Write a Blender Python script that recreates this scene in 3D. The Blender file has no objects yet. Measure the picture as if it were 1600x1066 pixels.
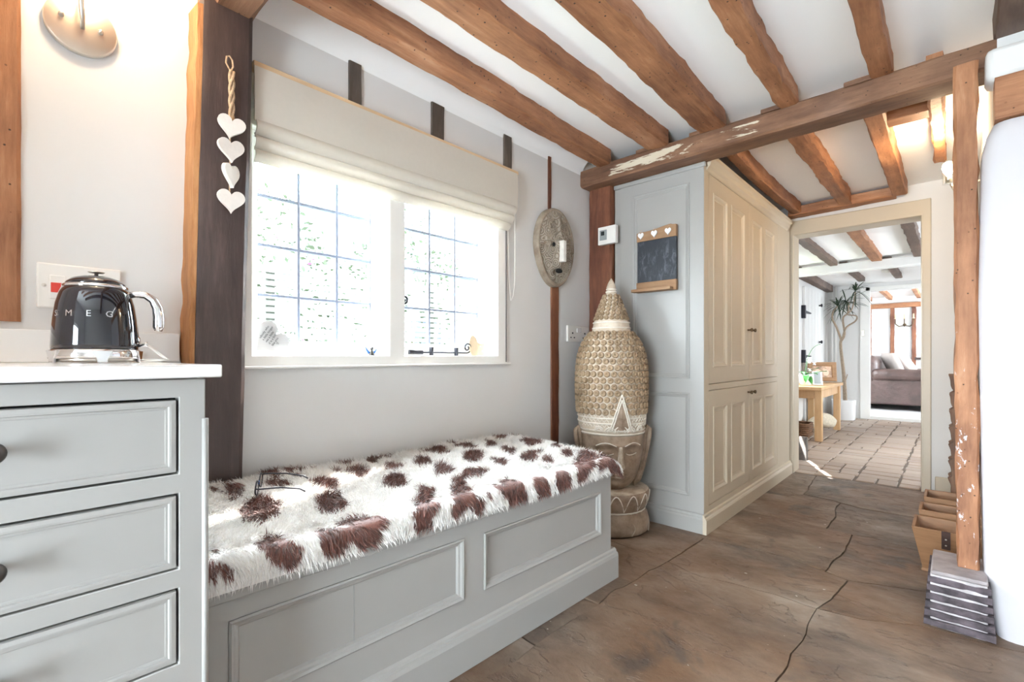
import bpy, bmesh, math, random
from mathutils import Vector, Matrix, noise
import numpy as np

# ------------------------------------------------------------------ camera, world, sun, exposure
SC = bpy.context.scene
COL = SC.collection
cam_d = bpy.data.cameras.new('camera'); cam = bpy.data.objects.new('camera', cam_d); COL.objects.link(cam)
cam_d.sensor_width = 36.0; cam_d.lens = 740 / 1600 * 36; cam_d.shift_y = 24 / 1600
cam_d.clip_start = 0.03; cam_d.clip_end = 200
cam.location = (0, 0, 1.0); cam.rotation_euler = (math.radians(90), 0, math.radians(43))
SC.camera = cam
wd = bpy.data.worlds.new('sky'); SC.world = wd; wd.use_nodes = True
wbg = wd.node_tree.nodes['Background']
wbg.inputs['Color'].default_value = (0.84, 0.93, 1.0, 1); wbg.inputs['Strength'].default_value = 14.0
sun_d = bpy.data.lights.new('sun', 'SUN'); sun = bpy.data.objects.new('sun', sun_d); COL.objects.link(sun)
sun_d.energy = 9.0; sun_d.angle = math.radians(0.6); sun_d.color = (1.0, 0.95, 0.88)
sd = Vector((0.42, -0.91, -math.tan(math.radians(41)))).normalized()
sun.rotation_euler = sd.to_track_quat('-Z', 'Y').to_euler(); sun.location = (-6, 12, 9)
SC.view_settings.view_transform = 'Standard'; SC.view_settings.look = 'None'
SC.view_settings.gamma = 1.0; SC.view_settings.use_curve_mapping = False
SC.view_settings.exposure = 1.7
SC.cycles.max_bounces = 14; SC.cycles.diffuse_bounces = 8; SC.cycles.transparent_max_bounces = 16
SC.cycles.use_denoising = True; SC.cycles.caustics_reflective = False; SC.cycles.caustics_refractive = False
SC.cycles.sample_clamp_indirect = 8.0
def portal(name, loc, rot, sx, sy):
    l = bpy.data.lights.new(name, 'AREA'); l.shape = 'RECTANGLE'; l.size = sx; l.size_y = sy
    l.cycles.is_portal = True
    o = bpy.data.objects.new(name, l); COL.objects.link(o); o.location = loc; o.rotation_euler = rot
P90 = math.pi / 2
portal('rear_glazing_portal', (-.7, -2.23, .83), (P90, 0, 0), 2.0, 1.54)
portal('window_portal', (-2.02, 1.2, 1.42), (0, -P90, 0), 0.9, 1.3)
portal('hall_portal', (1.58, 6.5, 1.15), (0, P90, 0), .9, .8)
portal('lounge_portal', (2.18, 11.3, 1.25), (0, P90, 0), 1.1, 1.4)

# ------------------------------------------------------------------ helpers
OFF = {}
def link(o):
    COL.objects.link(o); return o
def thing(name, label, cat, loc=(0, 0, 0), group=None, kind=None):
    o = link(bpy.data.objects.new(name, None)); o.location = loc; o.empty_display_size = 0.05
    o['label'] = label; o['category'] = cat
    if group: o['group'] = group
    if kind: o['kind'] = kind
    OFF[o.name] = Vector(loc); return o
def tag(o, label, cat, group=None):
    o['label'] = label; o['category'] = cat
    if group: o['group'] = group
    return o
def structure(o, label=None):
    o['kind'] = 'structure'
    if label: o['label'] = label
    return o
def instance(src, name, parent=None, loc=(0, 0, 0), rot=(0, 0, 0), mat=None, scale=None):
    o = link(bpy.data.objects.new(name, src.data if hasattr(src, 'data') else src))
    if parent is not None:
        o.parent = parent; OFF[o.name] = OFF.get(parent.name, Vector())
        o.location = Vector(loc) - OFF.get(parent.name, Vector())
    else:
        o.location = loc; OFF[o.name] = Vector(loc)
    o.rotation_euler = rot
    if scale: o.scale = scale
    return o

class MB:
    """collects shapes in world coordinates, then links them as one mesh object"""
    def __init__(s): s.v = []; s.f = []
    def add(s, vs, fs):
        b = len(s.v); s.v += [tuple(p) for p in vs]; s.f += [tuple(i + b for i in f) for f in fs]; return s
    def box(s, x0, x1, y0, y1, z0, z1):
        vs = [(x, y, z) for x in (x0, x1) for y in (y0, y1) for z in (z0, z1)]
        return s.add(vs, [(0, 1, 3, 2), (4, 6, 7, 5), (0, 4, 5, 1), (2, 3, 7, 6), (0, 2, 6, 4), (1, 5, 7, 3)])
    def loft(s, rings, caps=True, closed=False):
        n = len(rings[0]); b = []; fs = []
        vs = [p for r in rings for p in r]; m = len(rings)
        for i in range(m if closed else m - 1):
            for k in range(n):
                a, c = i * n, ((i + 1) % m) * n
                fs.append((a + k, a + (k + 1) % n, c + (k + 1) % n, c + k))
        if caps and not closed:
            fs.append(tuple(range(n))[::-1]); fs.append(tuple(range((m - 1) * n, m * n)))
        return s.add(vs, fs)
    def lathe(s, prof, c, n=32, axis='z'):
        rings = []
        for r, h in prof:
            ring = []
            for k in range(n):
                a = 2 * math.pi * k / n; x, y = r * math.cos(a), r * math.sin(a)
                ring.append({'z': (c[0] + x, c[1] + y, c[2] + h), 'x': (c[0] + h, c[1] + x, c[2] + y), 'y': (c[0] + y, c[1] + h, c[2] + x)}[axis])
            rings.append(ring)
        return s.loft(rings)
    def tube(s, pts, r, n=8, closed=False):
        pts = [Vector(p) for p in pts]; m = len(pts); rings = []
        up = None
        for i, p in enumerate(pts):
            if closed: t = pts[(i + 1) % m] - pts[i - 1]
            else: t = pts[min(i + 1, m - 1)] - pts[max(i - 1, 0)]
            if t.length < 1e-9: t = Vector((0, 0, 1))
            t.normalize()
            if up is None: up = Vector((0, 0, 1)) if abs(t.z) < .9 else Vector((1, 0, 0))
            a = (up - t * up.dot(t))
            if a.length < 1e-6: a = t.orthogonal()
            a.normalize(); b = t.cross(a); up = a
            rr = r[i] if isinstance(r, (list, tuple)) else r
            rings.append([p + a * rr * math.cos(2 * math.pi * k / n) + b * rr * math.sin(2 * math.pi * k / n) for k in range(n)])
        return s.loft(rings, closed=closed)
    def prism(s, poly, fn, d0, d1):
        n = len(poly); vs = [fn(a, b, d0) for a, b in poly] + [fn(a, b, d1) for a, b in poly]
        fs = [tuple(range(n))[::-1], tuple(range(n, 2 * n))] + [(k, (k + 1) % n, n + (k + 1) % n, n + k) for k in range(n)]
        return s.add(vs, fs)
    def mould(s, fn, a0, a1, b0, b1, prof, fill=False):
        """mitred rectangular frame; prof = (inset, height)"""
        loops = [[(a0 + i, b0 + i, h), (a1 - i, b0 + i, h), (a1 - i, b1 - i, h), (a0 + i, b1 - i, h)] for i, h in prof]
        vs = [fn(*p) for l in loops for p in l]; fs = []
        for i in range(len(loops) - 1):
            for k in range(4): fs.append((i * 4 + k, i * 4 + (k + 1) % 4, i * 4 + 4 + (k + 1) % 4, i * 4 + 4 + k))
        if fill: b = (len(loops) - 1) * 4; fs.append((b, b + 1, b + 2, b + 3))
        return s.add(vs, fs)
    def plate(s, fn, a0, a1, b0, b1, d0, d1, holes=()):
        """slab with rectangular holes, d0 front, d1 back"""
        A = sorted({a0, a1} | {h[i] for h in holes for i in (0, 1)}); B = sorted({b0, b1} | {h[i] for h in holes for i in (2, 3)})
        A = [a for a in A if a0 <= a <= a1]; B = [b for b in B if b0 <= b <= b1]
        solid = lambda i, j: 0 <= i < len(A) - 1 and 0 <= j < len(B) - 1 and not any(h[0] <= (A[i] + A[i + 1]) / 2 <= h[1] and h[2] <= (B[j] + B[j + 1]) / 2 <= h[3] for h in holes)
        idx = {}; vs = []; fs = []
        def V(i, j, d):
            k = (i, j, d)
            if k not in idx: idx[k] = len(vs); vs.append(fn(A[i], B[j], d1 if d else d0))
            return idx[k]
        for i in range(len(A) - 1):
            for j in range(len(B) - 1):
                if not solid(i, j): continue
                fs.append((V(i, j, 0), V(i + 1, j, 0), V(i + 1, j + 1, 0), V(i, j + 1, 0)))
                fs.append((V(i, j, 1), V(i, j + 1, 1), V(i + 1, j + 1, 1), V(i + 1, j, 1)))
                for di, dj, e in ((-1, 0, ((i, j), (i, j + 1))), (1, 0, ((i + 1, j), (i + 1, j + 1))), (0, -1, ((i, j), (i + 1, j))), (0, 1, ((i, j + 1), (i + 1, j + 1)))):
                    if not solid(i + di, j + dj):
                        p, q = e; fs.append((V(*p, 0), V(*q, 0), V(*q, 1), V(*p, 1)))
        return s.add(vs, fs)
    def build(s, name, mat, parent=None, bevel=0, seg=2, smooth=False, sub=0):
        me = bpy.data.meshes.new(name); off = OFF.get(parent.name, Vector()) if parent is not None else Vector()
        me.from_pydata([(p[0] - off.x, p[1] - off.y, p[2] - off.z) for p in s.v], [], s.f)
        bm = bmesh.new(); bm.from_mesh(me); bmesh.ops.recalc_face_normals(bm, faces=bm.faces); bm.to_mesh(me); bm.free()
        me.materials.append(mat); o = link(bpy.data.objects.new(name, me))
        if parent is not None: o.parent = parent
        OFF[o.name] = off
        if bevel:
            m = o.modifiers.new('edge', 'BEVEL'); m.width = bevel; m.segments = seg; m.limit_method = 'ANGLE'; m.angle_limit = math.radians(40)
        if sub:
            m = o.modifiers.new('smooth', 'SUBSURF'); m.levels = sub; m.render_levels = sub
        if smooth or sub: me.shade_smooth()
        elif bevel:
            me.shade_smooth(); me.set_sharp_from_angle(angle=math.radians(35))
        return o
def shade(o, deg=40):
    o.data.shade_smooth(); o.data.set_sharp_from_angle(angle=math.radians(deg)); return o
def FX(base, sgn=1): return lambda a, b, d: (base + sgn * d, a, b)      # (y,z) on an x plane, d along sgn*x
def FY(base, sgn=-1): return lambda a, b, d: (a, base + sgn * d, b)     # (x,z) on a y plane
def FZ(base): return lambda a, b, d: (a, b, base + d)

# ------------------------------------------------------------------ materials
def nodes(name):
    m = bpy.data.materials.new(name); m.use_nodes = True; nt = m.node_tree
    return m, nt, nt.nodes['Principled BSDF']
def ramp(nt, fac, cols):
    r = nt.nodes.new('ShaderNodeValToRGB'); el = r.color_ramp.elements
    while len(el) < len(cols): el.new(0.5)
    for e, (p, c) in zip(el, cols): e.position = p; e.color = (*c, 1)
    nt.links.new(fac, r.inputs['Fac']); return r.outputs['Color']
def tex_coord(nt, scale=(1, 1, 1), rot=(0, 0, 0), kind='Object'):
    t = nt.nodes.new('ShaderNodeTexCoord'); mp = nt.nodes.new('ShaderNodeMapping')
    mp.inputs['Scale'].default_value = scale; mp.inputs['Rotation'].default_value = rot
    nt.links.new(t.outputs[kind], mp.inputs['Vector']); return mp.outputs['Vector']
def noise_t(nt, vec, scale, detail=4, rough=.55, dist=0):
    n = nt.nodes.new('ShaderNodeTexNoise'); n.inputs['Scale'].default_value = scale; n.inputs['Detail'].default_value = detail
    n.inputs['Roughness'].default_value = rough; n.inputs['Distortion'].default_value = dist
    if vec: nt.links.new(vec, n.inputs['Vector'])
    return n.outputs['Fac']
def bump(nt, b, h, strength, dist=.01):
    n = nt.nodes.new('ShaderNodeBump'); n.inputs['Strength'].default_value = strength; n.inputs['Distance'].default_value = dist
    nt.links.new(h, n.inputs['Height']); nt.links.new(n.outputs['Normal'], b.inputs['Normal'])
def mixc(nt, fac, a, b, mode='MIX'):
    n = nt.nodes.new('ShaderNodeMix'); n.data_type = 'RGBA'; n.blend_type = mode
    for i, v in ((0, fac), (6, a), (7, b)):
        if isinstance(v, (int, float)): n.inputs[i].default_value = v
        elif isinstance(v, tuple): n.inputs[i].default_value = (*v, 1)
        else: nt.links.new(v, n.inputs[i])
    return n.outputs[2]
def math_n(nt, op, a, b=0.0, clamp=False):
    n = nt.nodes.new('ShaderNodeMath'); n.operation = op; n.use_clamp = clamp
    for i, v in ((0, a), (1, b)):
        if isinstance(v, (int, float)): n.inputs[i].default_value = v
        else: nt.links.new(v, n.inputs[i])
    return n.outputs[0]
def plain(name, c, rough=.5, metal=0, var=.0, scale=8, bmp=0, coat=0, spec=.5):
    m, nt, b = nodes(name); b.inputs['Roughness'].default_value = rough; b.inputs['Metallic'].default_value = metal
    b.inputs['Specular IOR Level'].default_value = spec; b.inputs['Coat Weight'].default_value = coat
    v = tex_coord(nt); f = noise_t(nt, v, scale, 5)
    lo = tuple(max(0, x * (1 - var)) for x in c); hi = tuple(min(1, x * (1 + var)) for x in c)
    nt.links.new(ramp(nt, f, [(.3, lo), (.7, hi)]), b.inputs['Base Color'])
    if bmp: bump(nt, b, noise_t(nt, v, scale * 4, 4), bmp)
    return m
def wood(name, axis, cols, grain=1.0, holes=0.0, rough=.6, bmp=.35, chips=None, fine=1.0):
    """cols: list of ramp stops; axis: grain direction"""
    m, nt, b = nodes(name); b.inputs['Roughness'].default_value = rough
    st = {'x': (.12, 1, 1), 'y': (1, .12, 1), 'z': (1, 1, .12)}[axis]
    v = tex_coord(nt, tuple(q * grain for q in st)); w = tex_coord(nt)
    f1 = noise_t(nt, v, 9, 8, .65, .6); f2 = noise_t(nt, v, 45 * fine, 6, .7, .2); f3 = noise_t(nt, w, 3.2, 4, .6)
    f = math_n(nt, 'ADD', math_n(nt, 'MULTIPLY', f1, .45), math_n(nt, 'ADD', math_n(nt, 'MULTIPLY', f2, .25), math_n(nt, 'MULTIPLY', f3, .3)))
    c = ramp(nt, f, cols); h = math_n(nt, 'ADD', f1, math_n(nt, 'MULTIPLY', f2, .6))
    if chips:
        fc = ramp(nt, noise_t(nt, v, 6, 8, .75, .3), [(chips[0], (0, 0, 0)), (chips[0] + .05, (1, 1, 1))])
        c = mixc(nt, fc, c, chips[1])
    if holes:
        vo = nt.nodes.new('ShaderNodeTexVoronoi'); vo.inputs['Scale'].default_value = 34; nt.links.new(w, vo.inputs['Vector'])
        gate = ramp(nt, noise_t(nt, w, 5, 2), [(.40, (0, 0, 0)), (.5, (1, 1, 1))])
        d = ramp(nt, vo.outputs['Distance'], [(holes, (1, 1, 1)), (holes + .05, (0, 0, 0))])
        hm = mixc(nt, 1.0, d, gate, 'MULTIPLY')
        c = mixc(nt, hm, c, (.045, .02, .01)); h = math_n(nt, 'SUBTRACT', h, math_n(nt, 'MULTIPLY', hm, 1.2))
    nt.links.new(c, b.inputs['Base Color']); bump(nt, b, h, bmp, .012)
    return m
ORANGE = [(.30, (.075, .027, .012)), (.43, (.235, .095, .042)), (.54, (.40, .18, .085)), (.66, (.58, .34, .20))]
M = {}
M['wall'] = plain('white_limewash_plaster', (.71, .702, .692), .85, var=.015, scale=2.5, bmp=.06)
M['wallright'] = plain('white_plaster_toned_for_glare', (.60, .578, .60), .85, var=.02, scale=2.5, bmp=.06)  # same white plaster, darkened and glare-tinted in colour against strong light
M['ceiling'] = plain('white_ceiling_plaster', (.95, .95, .945), .9, var=.01, scale=2, bmp=.05)
M['paint'] = plain('pale_grey_green_eggshell', (.365, .358, .342), .38, var=.02, scale=4, bmp=.01)
M['cream'] = plain('cream_lamp_warmed_eggshell', (.56, .485, .375), .4, var=.02, scale=4, bmp=.015)  # cream trim paint; on cupboard fronts it carries the passage lamp's warmth
M['winpaint'] = plain('white_gloss_paint', (.84, .83, .80), .35, var=.01)
M['gap'] = plain('dark_gap', (.02, .02, .02), .9)
M['joist'] = wood('orange_oak_grain_y', 'y', ORANGE, holes=.10)
M['tie'] = wood('brown_oak_grain_x', 'x', [(.30, (.05, .022, .012)), (.45, (.16, .075, .040)), (.56, (.27, .14, .078)), (.7, (.42, .26, .16))], holes=.06)
def add_flakes(m, ext, thr, col, scale, stretch):
    nt = m.node_tree; b = nt.nodes['Principled BSDF']; old = b.inputs['Base Color'].links[0].from_socket
    sx = nt.nodes.new('ShaderNodeSeparateXYZ'); nt.links.new(tex_coord(nt), sx.inputs[0]); f = noise_t(nt, tex_coord(nt, stretch), scale, 8, .7, .3)
    for ax, lo, hi, soft in ext:
        v = sx.outputs[ax]
        f = math_n(nt, 'SUBTRACT', f, math_n(nt, 'MAXIMUM', 0.0, math_n(nt, 'MULTIPLY', math_n(nt, 'MAXIMUM', math_n(nt, 'SUBTRACT', lo, v), math_n(nt, 'SUBTRACT', v, hi)), soft)))
    k = ramp(nt, f, [(thr, (0, 0, 0)), (thr + .03, (1, 1, 1))]); nt.links.new(mixc(nt, k, old, col), b.inputs['Base Color'])
add_flakes(M['tie'], [('X', -1.55, -.72, 3.0), ('Z', 2.125, 2.175, 12.0), ('Y', 1.5, 3.0, 9)], .50, (.66, .58, .45), 8, (.35, 2, 2))
M['tieorange'] = wood('orange_oak_grain_x', 'x', ORANGE, holes=.08)
M['post'] = wood('red_brown_oak_grain_z', 'z', [(.32, (.045, .015, .008)), (.45, (.15, .050, .026)), (.56, (.25, .095, .045)), (.72, (.42, .22, .12))], holes=.06)
M['darkpost'] = wood('dark_oak_grain_z', 'z', [(.32, (.022, .012, .010)), (.5, (.060, .038, .034)), (.7, (.15, .105, .09))], rough=.5, bmp=.2)
M['darkedge'] = wood('split_orange_oak_edge', 'z', [(.3, (.12, .04, .012)), (.5, (.42, .18, .06)), (.7, (.66, .38, .17))], grain=2, bmp=.5)
M['stud'] = wood('weathered_grey_brown_oak', 'z', [(.32, (.035, .025, .020)), (.5, (.10, .077, .062)), (.7, (.22, .18, .15))], bmp=.4)
M['rpost'] = wood('worn_orange_oak_grain_z', 'z', ORANGE, holes=.06, chips=(.69, (.62, .55, .50)))
add_flakes(M['rpost'], [('Z', .1, .85, .25)], .60, (.60, .55, .55), 26, (1, 1, .5))
M['darkjoist'] = wood('dark_brown_oak_grain_y', 'y', [(.3, (.05, .03, .022)), (.5, (.13, .082, .06)), (.7, (.25, .17, .13))], bmp=.3)
M['pine'] = wood('honey_pine', 'z', [(.3, (.42, .23, .10)), (.5, (.60, .37, .18)), (.7, (.74, .52, .29))], rough=.45, bmp=.06)
M['pinex'] = wood('pale_pine_batten', 'y', [(.3, (.55, .36, .19)), (.5, (.72, .52, .32)), (.7, (.80, .62, .42))], rough=.5, bmp=.05)
M['crate'] = wood('brown_crate_wood', 'x', [(.3, (.16, .075, .032)), (.5, (.30, .155, .075)), (.7, (.46, .28, .15))], rough=.55, bmp=.15)
M['driftwood'] = wood('dark_rack_wood', 'z', [(.3, (.05, .022, .012)), (.5, (.15, .07, .035)), (.7, (.28, .16, .09))], bmp=.3)
M['boardwood'] = wood('rustic_board_wood', 'x', [(.3, (.17, .085, .04)), (.5, (.33, .19, .10)), (.7, (.47, .31, .19))], rough=.7, bmp=.2)
def flag_mat(turn):
    m, nt, b = nodes('brown_sandstone_flag'); v = tex_coord(nt); vs = tex_coord(nt, (.68, 1.1, 1), (0, 0, turn))
    f1 = noise_t(nt, vs, 3.4, 9, .62, .25); f2 = noise_t(nt, v, 1.6, 3, .5); f3 = noise_t(nt, vs, 24, 8, .7, .2)
    c1 = ramp(nt, f1, [(.28, (.07, .050, .038)), (.43, (.145, .105, .078)), (.56, (.23, .178, .138)), (.72, (.38, .32, .265))])
    c = mixc(nt, ramp(nt, f2, [(.42, (0, 0, 0)), (.62, (.6, .6, .6))]), c1, (.20, .105, .05))
    oi = nt.nodes.new('ShaderNodeObjectInfo')
    tone = ramp(nt, oi.outputs['Random'], [(0, (.82, .80, .78)), (.5, (1, 1, 1)), (1, (1.0, .93, .86))])
    c = mixc(nt, 1.0, c, tone, 'MULTIPLY')
    fl = ramp(nt, noise_t(nt, v, 28, 3, .5), [(.735, (0, 0, 0)), (.75, (1, 1, 1))])
    c = mixc(nt, fl, c, (.6, .56, .5)); st = ramp(nt, noise_t(nt, v, 2.3, 5, .6, .4), [(.58, (0, 0, 0)), (.66, (.65, .65, .65))]); c = mixc(nt, st, c, (.06, .052, .047))
    nt.links.new(c, b.inputs['Base Color'])
    nt.links.new(ramp(nt, f3, [(.3, (.40, .40, .40)), (.7, (.66, .66, .66))]), b.inputs['Roughness'])
    wv = noise_t(nt, vs, 2.6, 10, .6, .25)
    tr = ramp(nt, wv, [(.40, (0, 0, 0)), (.412, (.45, .45, .45)), (.54, (.5, .5, .5)), (.552, (1, 1, 1))])
    h = math_n(nt, 'ADD', math_n(nt, 'MULTIPLY', tr, .9), math_n(nt, 'MULTIPLY', f3, .35))
    bump(nt, b, h, .8, .016); return m
M['flags'] = [flag_mat(a) for a in (.35, 1.2, 2.3)]
M['joint'] = plain('grey_brown_mortar', (.13, .10, .08), .9, var=.25, scale=14, bmp=.3)
def paver_mat():
    m, nt, b = nodes('buff_brick_paver'); v = tex_coord(nt)
    oi = nt.nodes.new('ShaderNodeObjectInfo')
    c = ramp(nt, oi.outputs['Random'], [(0, (.27, .195, .15)), (.35, (.37, .285, .225)), (.7, (.35, .26, .20)), (1, (.42, .335, .27))])
    c = mixc(nt, math_n(nt, 'MULTIPLY', noise_t(nt, v, 16, 6, .65), .5), c, (.36, .28, .22))
    nt.links.new(c, b.inputs['Base Color']); b.inputs['Roughness'].default_value = .45
    bump(nt, b, noise_t(nt, v, 30, 6, .6), .25, .006); return m
M['paver'] = paver_mat()
M['brickdark'] = plain('dark_purple_brick', (.085, .066, .075), .8, var=.6, scale=22, bmp=.5)
M['mortar'] = plain('whitewashed_mortar', (.50, .46, .465), .9, var=.25, scale=18, bmp=.5)
M['slab'] = plain('pale_stone_cap', (.33, .29, .29), .7, var=.3, scale=12, bmp=.3)
M['quartz'] = plain('white_quartz', (.86, .855, .85), .16, var=.01)
M['chrome'] = plain('polished_chrome', (.82, .82, .84), .07, 1)
M['nickel'] = plain('brushed_nickel', (.72, .67, .60), .32, 1)
M['pewter'] = plain('dark_pewter', (.12, .115, .11), .35, .8)
M['bronze'] = plain('antique_bronze', (.14, .10, .06), .35, .9)
M['black_enamel'] = plain('black_enamel', (.008, .009, .016), .06, coat=1)
M['iron'] = plain('black_iron', (.025, .025, .035), .5, .3)
M['lead'] = plain('grey_blue_lead_came', (.30, .345, .46), .55, .2)
M['plastic'] = plain('white_plastic', (.84, .82, .78), .35)
M['red'] = plain('red_rocker', (.72, .06, .04), .35)
M['greyscreen'] = plain('grey_plastic', (.32, .34, .34), .4)
M['darkglass'] = plain('dark_display', (.03, .035, .035), .2)
def cloth(name, c, trans=.0, bmp=.1):
    m, nt, b = nodes(name); v = tex_coord(nt)
    b.inputs['Roughness'].default_value = .85
    nt.links.new(ramp(nt, noise_t(nt, v, 60, 3), [(.3, tuple(x * .97 for x in c)), (.7, c)]), b.inputs['Base Color'])
    bump(nt, b, noise_t(nt, v, 400, 2), bmp, .002)
    if trans:
        t = nt.nodes.new('ShaderNodeBsdfTranslucent'); t.inputs['Color'].default_value = (*c, 1)
        mx = nt.nodes.new('ShaderNodeMixShader'); mx.inputs[0].default_value = trans
        out = nt.nodes['Material Output']; nt.links.new(b.outputs[0], mx.inputs[1]); nt.links.new(t.outputs[0], mx.inputs[2]); nt.links.new(mx.outputs[0], out.inputs['Surface'])
    return m
M['linen'] = cloth('cream_linen', (.78, .735, .665), .3)
M['rope'] = plain('jute_rope', (.62, .44, .28), .9, var=.25, scale=200, bmp=.4)
M['whiteheart'] = plain('whitewashed_heart_wood', (.80, .745, .69), .65, var=.07, scale=18, bmp=.1)
M['ceramic'] = plain('white_ceramic', (.84, .84, .84), .2)
M['plaque'] = plain('pale_grey_ceramic', (.50, .50, .51), .45)
M['ink'] = plain('dark_ink', (.06, .06, .07), .7)
M['bluestone'] = plain('deep_blue_glass', (.02, .10, .34), .1, coat=1)
M['palewood'] = plain('pale_ply', (.68, .53, .36), .6, var=.1, scale=20)
def glass():
    m, nt, b = nodes('clear_window_glass'); nt.nodes.remove(b)
    t = nt.nodes.new('ShaderNodeBsdfTransparent'); t.inputs['Color'].default_value = (.96, .975, .98, 1)
    g = nt.nodes.new('ShaderNodeBsdfGlossy'); g.inputs['Roughness'].default_value = .02
    f = nt.nodes.new('ShaderNodeFresnel'); f.inputs['IOR'].default_value = 1.35
    ge = nt.nodes.new('ShaderNodeNewGeometry'); fac = math_n(nt, 'MULTIPLY', f.outputs[0], math_n(nt, 'SUBTRACT', 1.0, ge.outputs['Backfacing']))
    mx = nt.nodes.new('ShaderNodeMixShader'); nt.links.new(fac, mx.inputs[0]); nt.links.new(t.outputs[0], mx.inputs[1]); nt.links.new(g.outputs[0], mx.inputs[2])
    nt.links.new(mx.outputs[0], nt.nodes['Material Output'].inputs['Surface']); return m
M['glass'] = glass()
def emis(name, c, s):
    m, nt, b = nodes(name); b.inputs['Base Color'].default_value = (*c, 1); b.inputs['Emission Color'].default_value = (*c, 1); b.inputs['Emission Strength'].default_value = s; return m
M['bulb'] = emis('lit_warm_bulb', (1, .86, .62), 14)
def chalk_mat():
    m, nt, b = nodes('dusty_blackboard'); v = tex_coord(nt, (1, 1, .35), (0, .6, 0)); w = tex_coord(nt)
    a = ramp(nt, noise_t(nt, v, 42, 8, .75, .8), [(.50, (0, 0, 0)), (.66, (.7, .7, .7))])
    c = ramp(nt, noise_t(nt, w, 5, 3), [(.4, (.1, .1, .1)), (.62, (1, 1, 1))])
    f = mixc(nt, 1.0, a, c, 'MULTIPLY')
    nt.links.new(mixc(nt, f, (.022, .027, .037), (.20, .22, .25)), b.inputs['Base Color']); b.inputs['Roughness'].default_value = .55; return m
M['chalk'] = chalk_mat()
def carved(name, light, dark, scale, swirl=False):
    m, nt, b = nodes(name); v = tex_coord(nt); f = noise_t(nt, v, 12, 6, .7)
    c = ramp(nt, f, [(.36, dark), (.62, light)])
    h = noise_t(nt, v, scale, 6, .7)
    if swirl:
        vo = nt.nodes.new('ShaderNodeTexVoronoi'); vo.inputs['Scale'].default_value = 16; nt.links.new(v, vo.inputs['Vector'])
        wv = math_n(nt, 'SINE', math_n(nt, 'MULTIPLY', vo.outputs['Distance'], 34.0))
        h = math_n(nt, 'ADD', math_n(nt, 'MULTIPLY', wv, .5), math_n(nt, 'MULTIPLY', h, .3))
        c = mixc(nt, ramp(nt, wv, [(.3, (.55, .55, .55)), (.75, (0, 0, 0))]), c, (.60, .54, .46))
    nt.links.new(c, b.inputs['Base Color']); b.inputs['Roughness'].default_value = .7; bump(nt, b, h, .5 if swirl else .3, .008); return m
M['mask'] = carved('carved_grey_brown_wood', (.33, .27, .205), (.20, .155, .115), 40, True)
M['maskrim'] = carved('whitewashed_brown_wood', (.42, .35, .27), (.25, .19, .14), 40)
M['statue'] = carved('whitewashed_carved_wood', (.60, .51, .41), (.33, .24, .165), 30)
M['statueface'] = carved('brown_carved_wood', (.37, .275, .20), (.20, .135, .09), 24)
M['headdress'] = carved('pale_whitewashed_wood', (.66, .575, .47), (.46, .37, .275), 30)
M['curl'] = carved('brown_carved_curls', (.40, .29, .185), (.25, .17, .10), 60)
M['lime'] = plain('limewash_in_carving', (.74, .68, .60), .8, var=.1, scale=30)
M['shell'] = plain('mother_of_pearl', (.80, .77, .72), .3, var=.1, scale=30)
def fur_mat(name, strand):
    m, nt, b = nodes(name); at = nt.nodes.new('ShaderNodeAttribute'); at.attribute_name = 'spot'
    at2 = nt.nodes.new('ShaderNodeAttribute'); at2.attribute_name = 'tone'
    w = ramp(nt, at2.outputs['Fac'], [(0, (.80, .77, .73)), (1, (.93, .925, .92))])
    d = ramp(nt, at2.outputs['Fac'], [(0, (.055, .018, .013)), (1, (.24, .088, .062))])
    nt.links.new(mixc(nt, at.outputs['Fac'], w, d), b.inputs['Base Color']); b.inputs['Roughness'].default_value = .55
    b.inputs['Sheen Weight'].default_value = .5; b.inputs['Specular IOR Level'].default_value = .5
    return m
M['fur'] = fur_mat('cow_print_fur', True)
def leather():
    m, nt, b = nodes('dark_brown_leather'); v = tex_coord(nt)
    nt.links.new(ramp(nt, noise_t(nt, v, 5, 5), [(.3, (.050, .030, .026)), (.7, (.105, .065, .058))]), b.inputs['Base Color'])
    b.inputs['Roughness'].default_value = .32; bump(nt, b, noise_t(nt, v, 9, 5, .6), .5, .03); return m
M['leather'] = leather()
M['greycloth'] = cloth('taupe_cushion_cloth', (.42, .37, .34))
M['carpet'] = plain('pale_grey_carpet', (.42, .40, .39), .95, var=.08, scale=40, bmp=.2)
M['leaf'] = plain('dark_spiky_leaf', (.035, .06, .03), .4, var=.3, scale=20)
M['orchidleaf'] = plain('orchid_leaf', (.06, .22, .05), .3, var=.2, scale=10)
M['stem'] = plain('grey_brown_cane', (.33, .25, .18), .8, var=.25, scale=40, bmp=.3)
M['soil'] = plain('red_brown_soil', (.25, .10, .05), .9, var=.3, scale=60, bmp=.5)
M['petal'] = plain('white_petal', (.86, .84, .88), .5)
M['photo'] = plain('photo_print', (.55, .38, .28), .3, var=.5, scale=25)
M['skin'] = plain('photo_face_tone', (.80, .60, .48), .4, var=.1)
M['wicker'] = plain('brown_wicker', (.20, .10, .05), .7, var=.4, scale=60, bmp=.6)
M['fleece'] = plain('cream_fleece', (.74, .66, .52), .95, var=.12, scale=40, bmp=.6)
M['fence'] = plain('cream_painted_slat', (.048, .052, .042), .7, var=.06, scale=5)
M['grass'] = plain('lawn_green', (.045, .07, .022), .9, var=.2, scale=9, bmp=.3)
M['shrubleaf'] = plain('shrub_leaf', (.042, .056, .032), .6, var=.3, scale=8)
M['flower'] = plain('pink_flower', (.34, .06, .16), .6)
M['rooftile'] = plain('clay_roof_tile', (.024, .027, .036), .8, var=.2, scale=3, bmp=.2)
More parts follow.
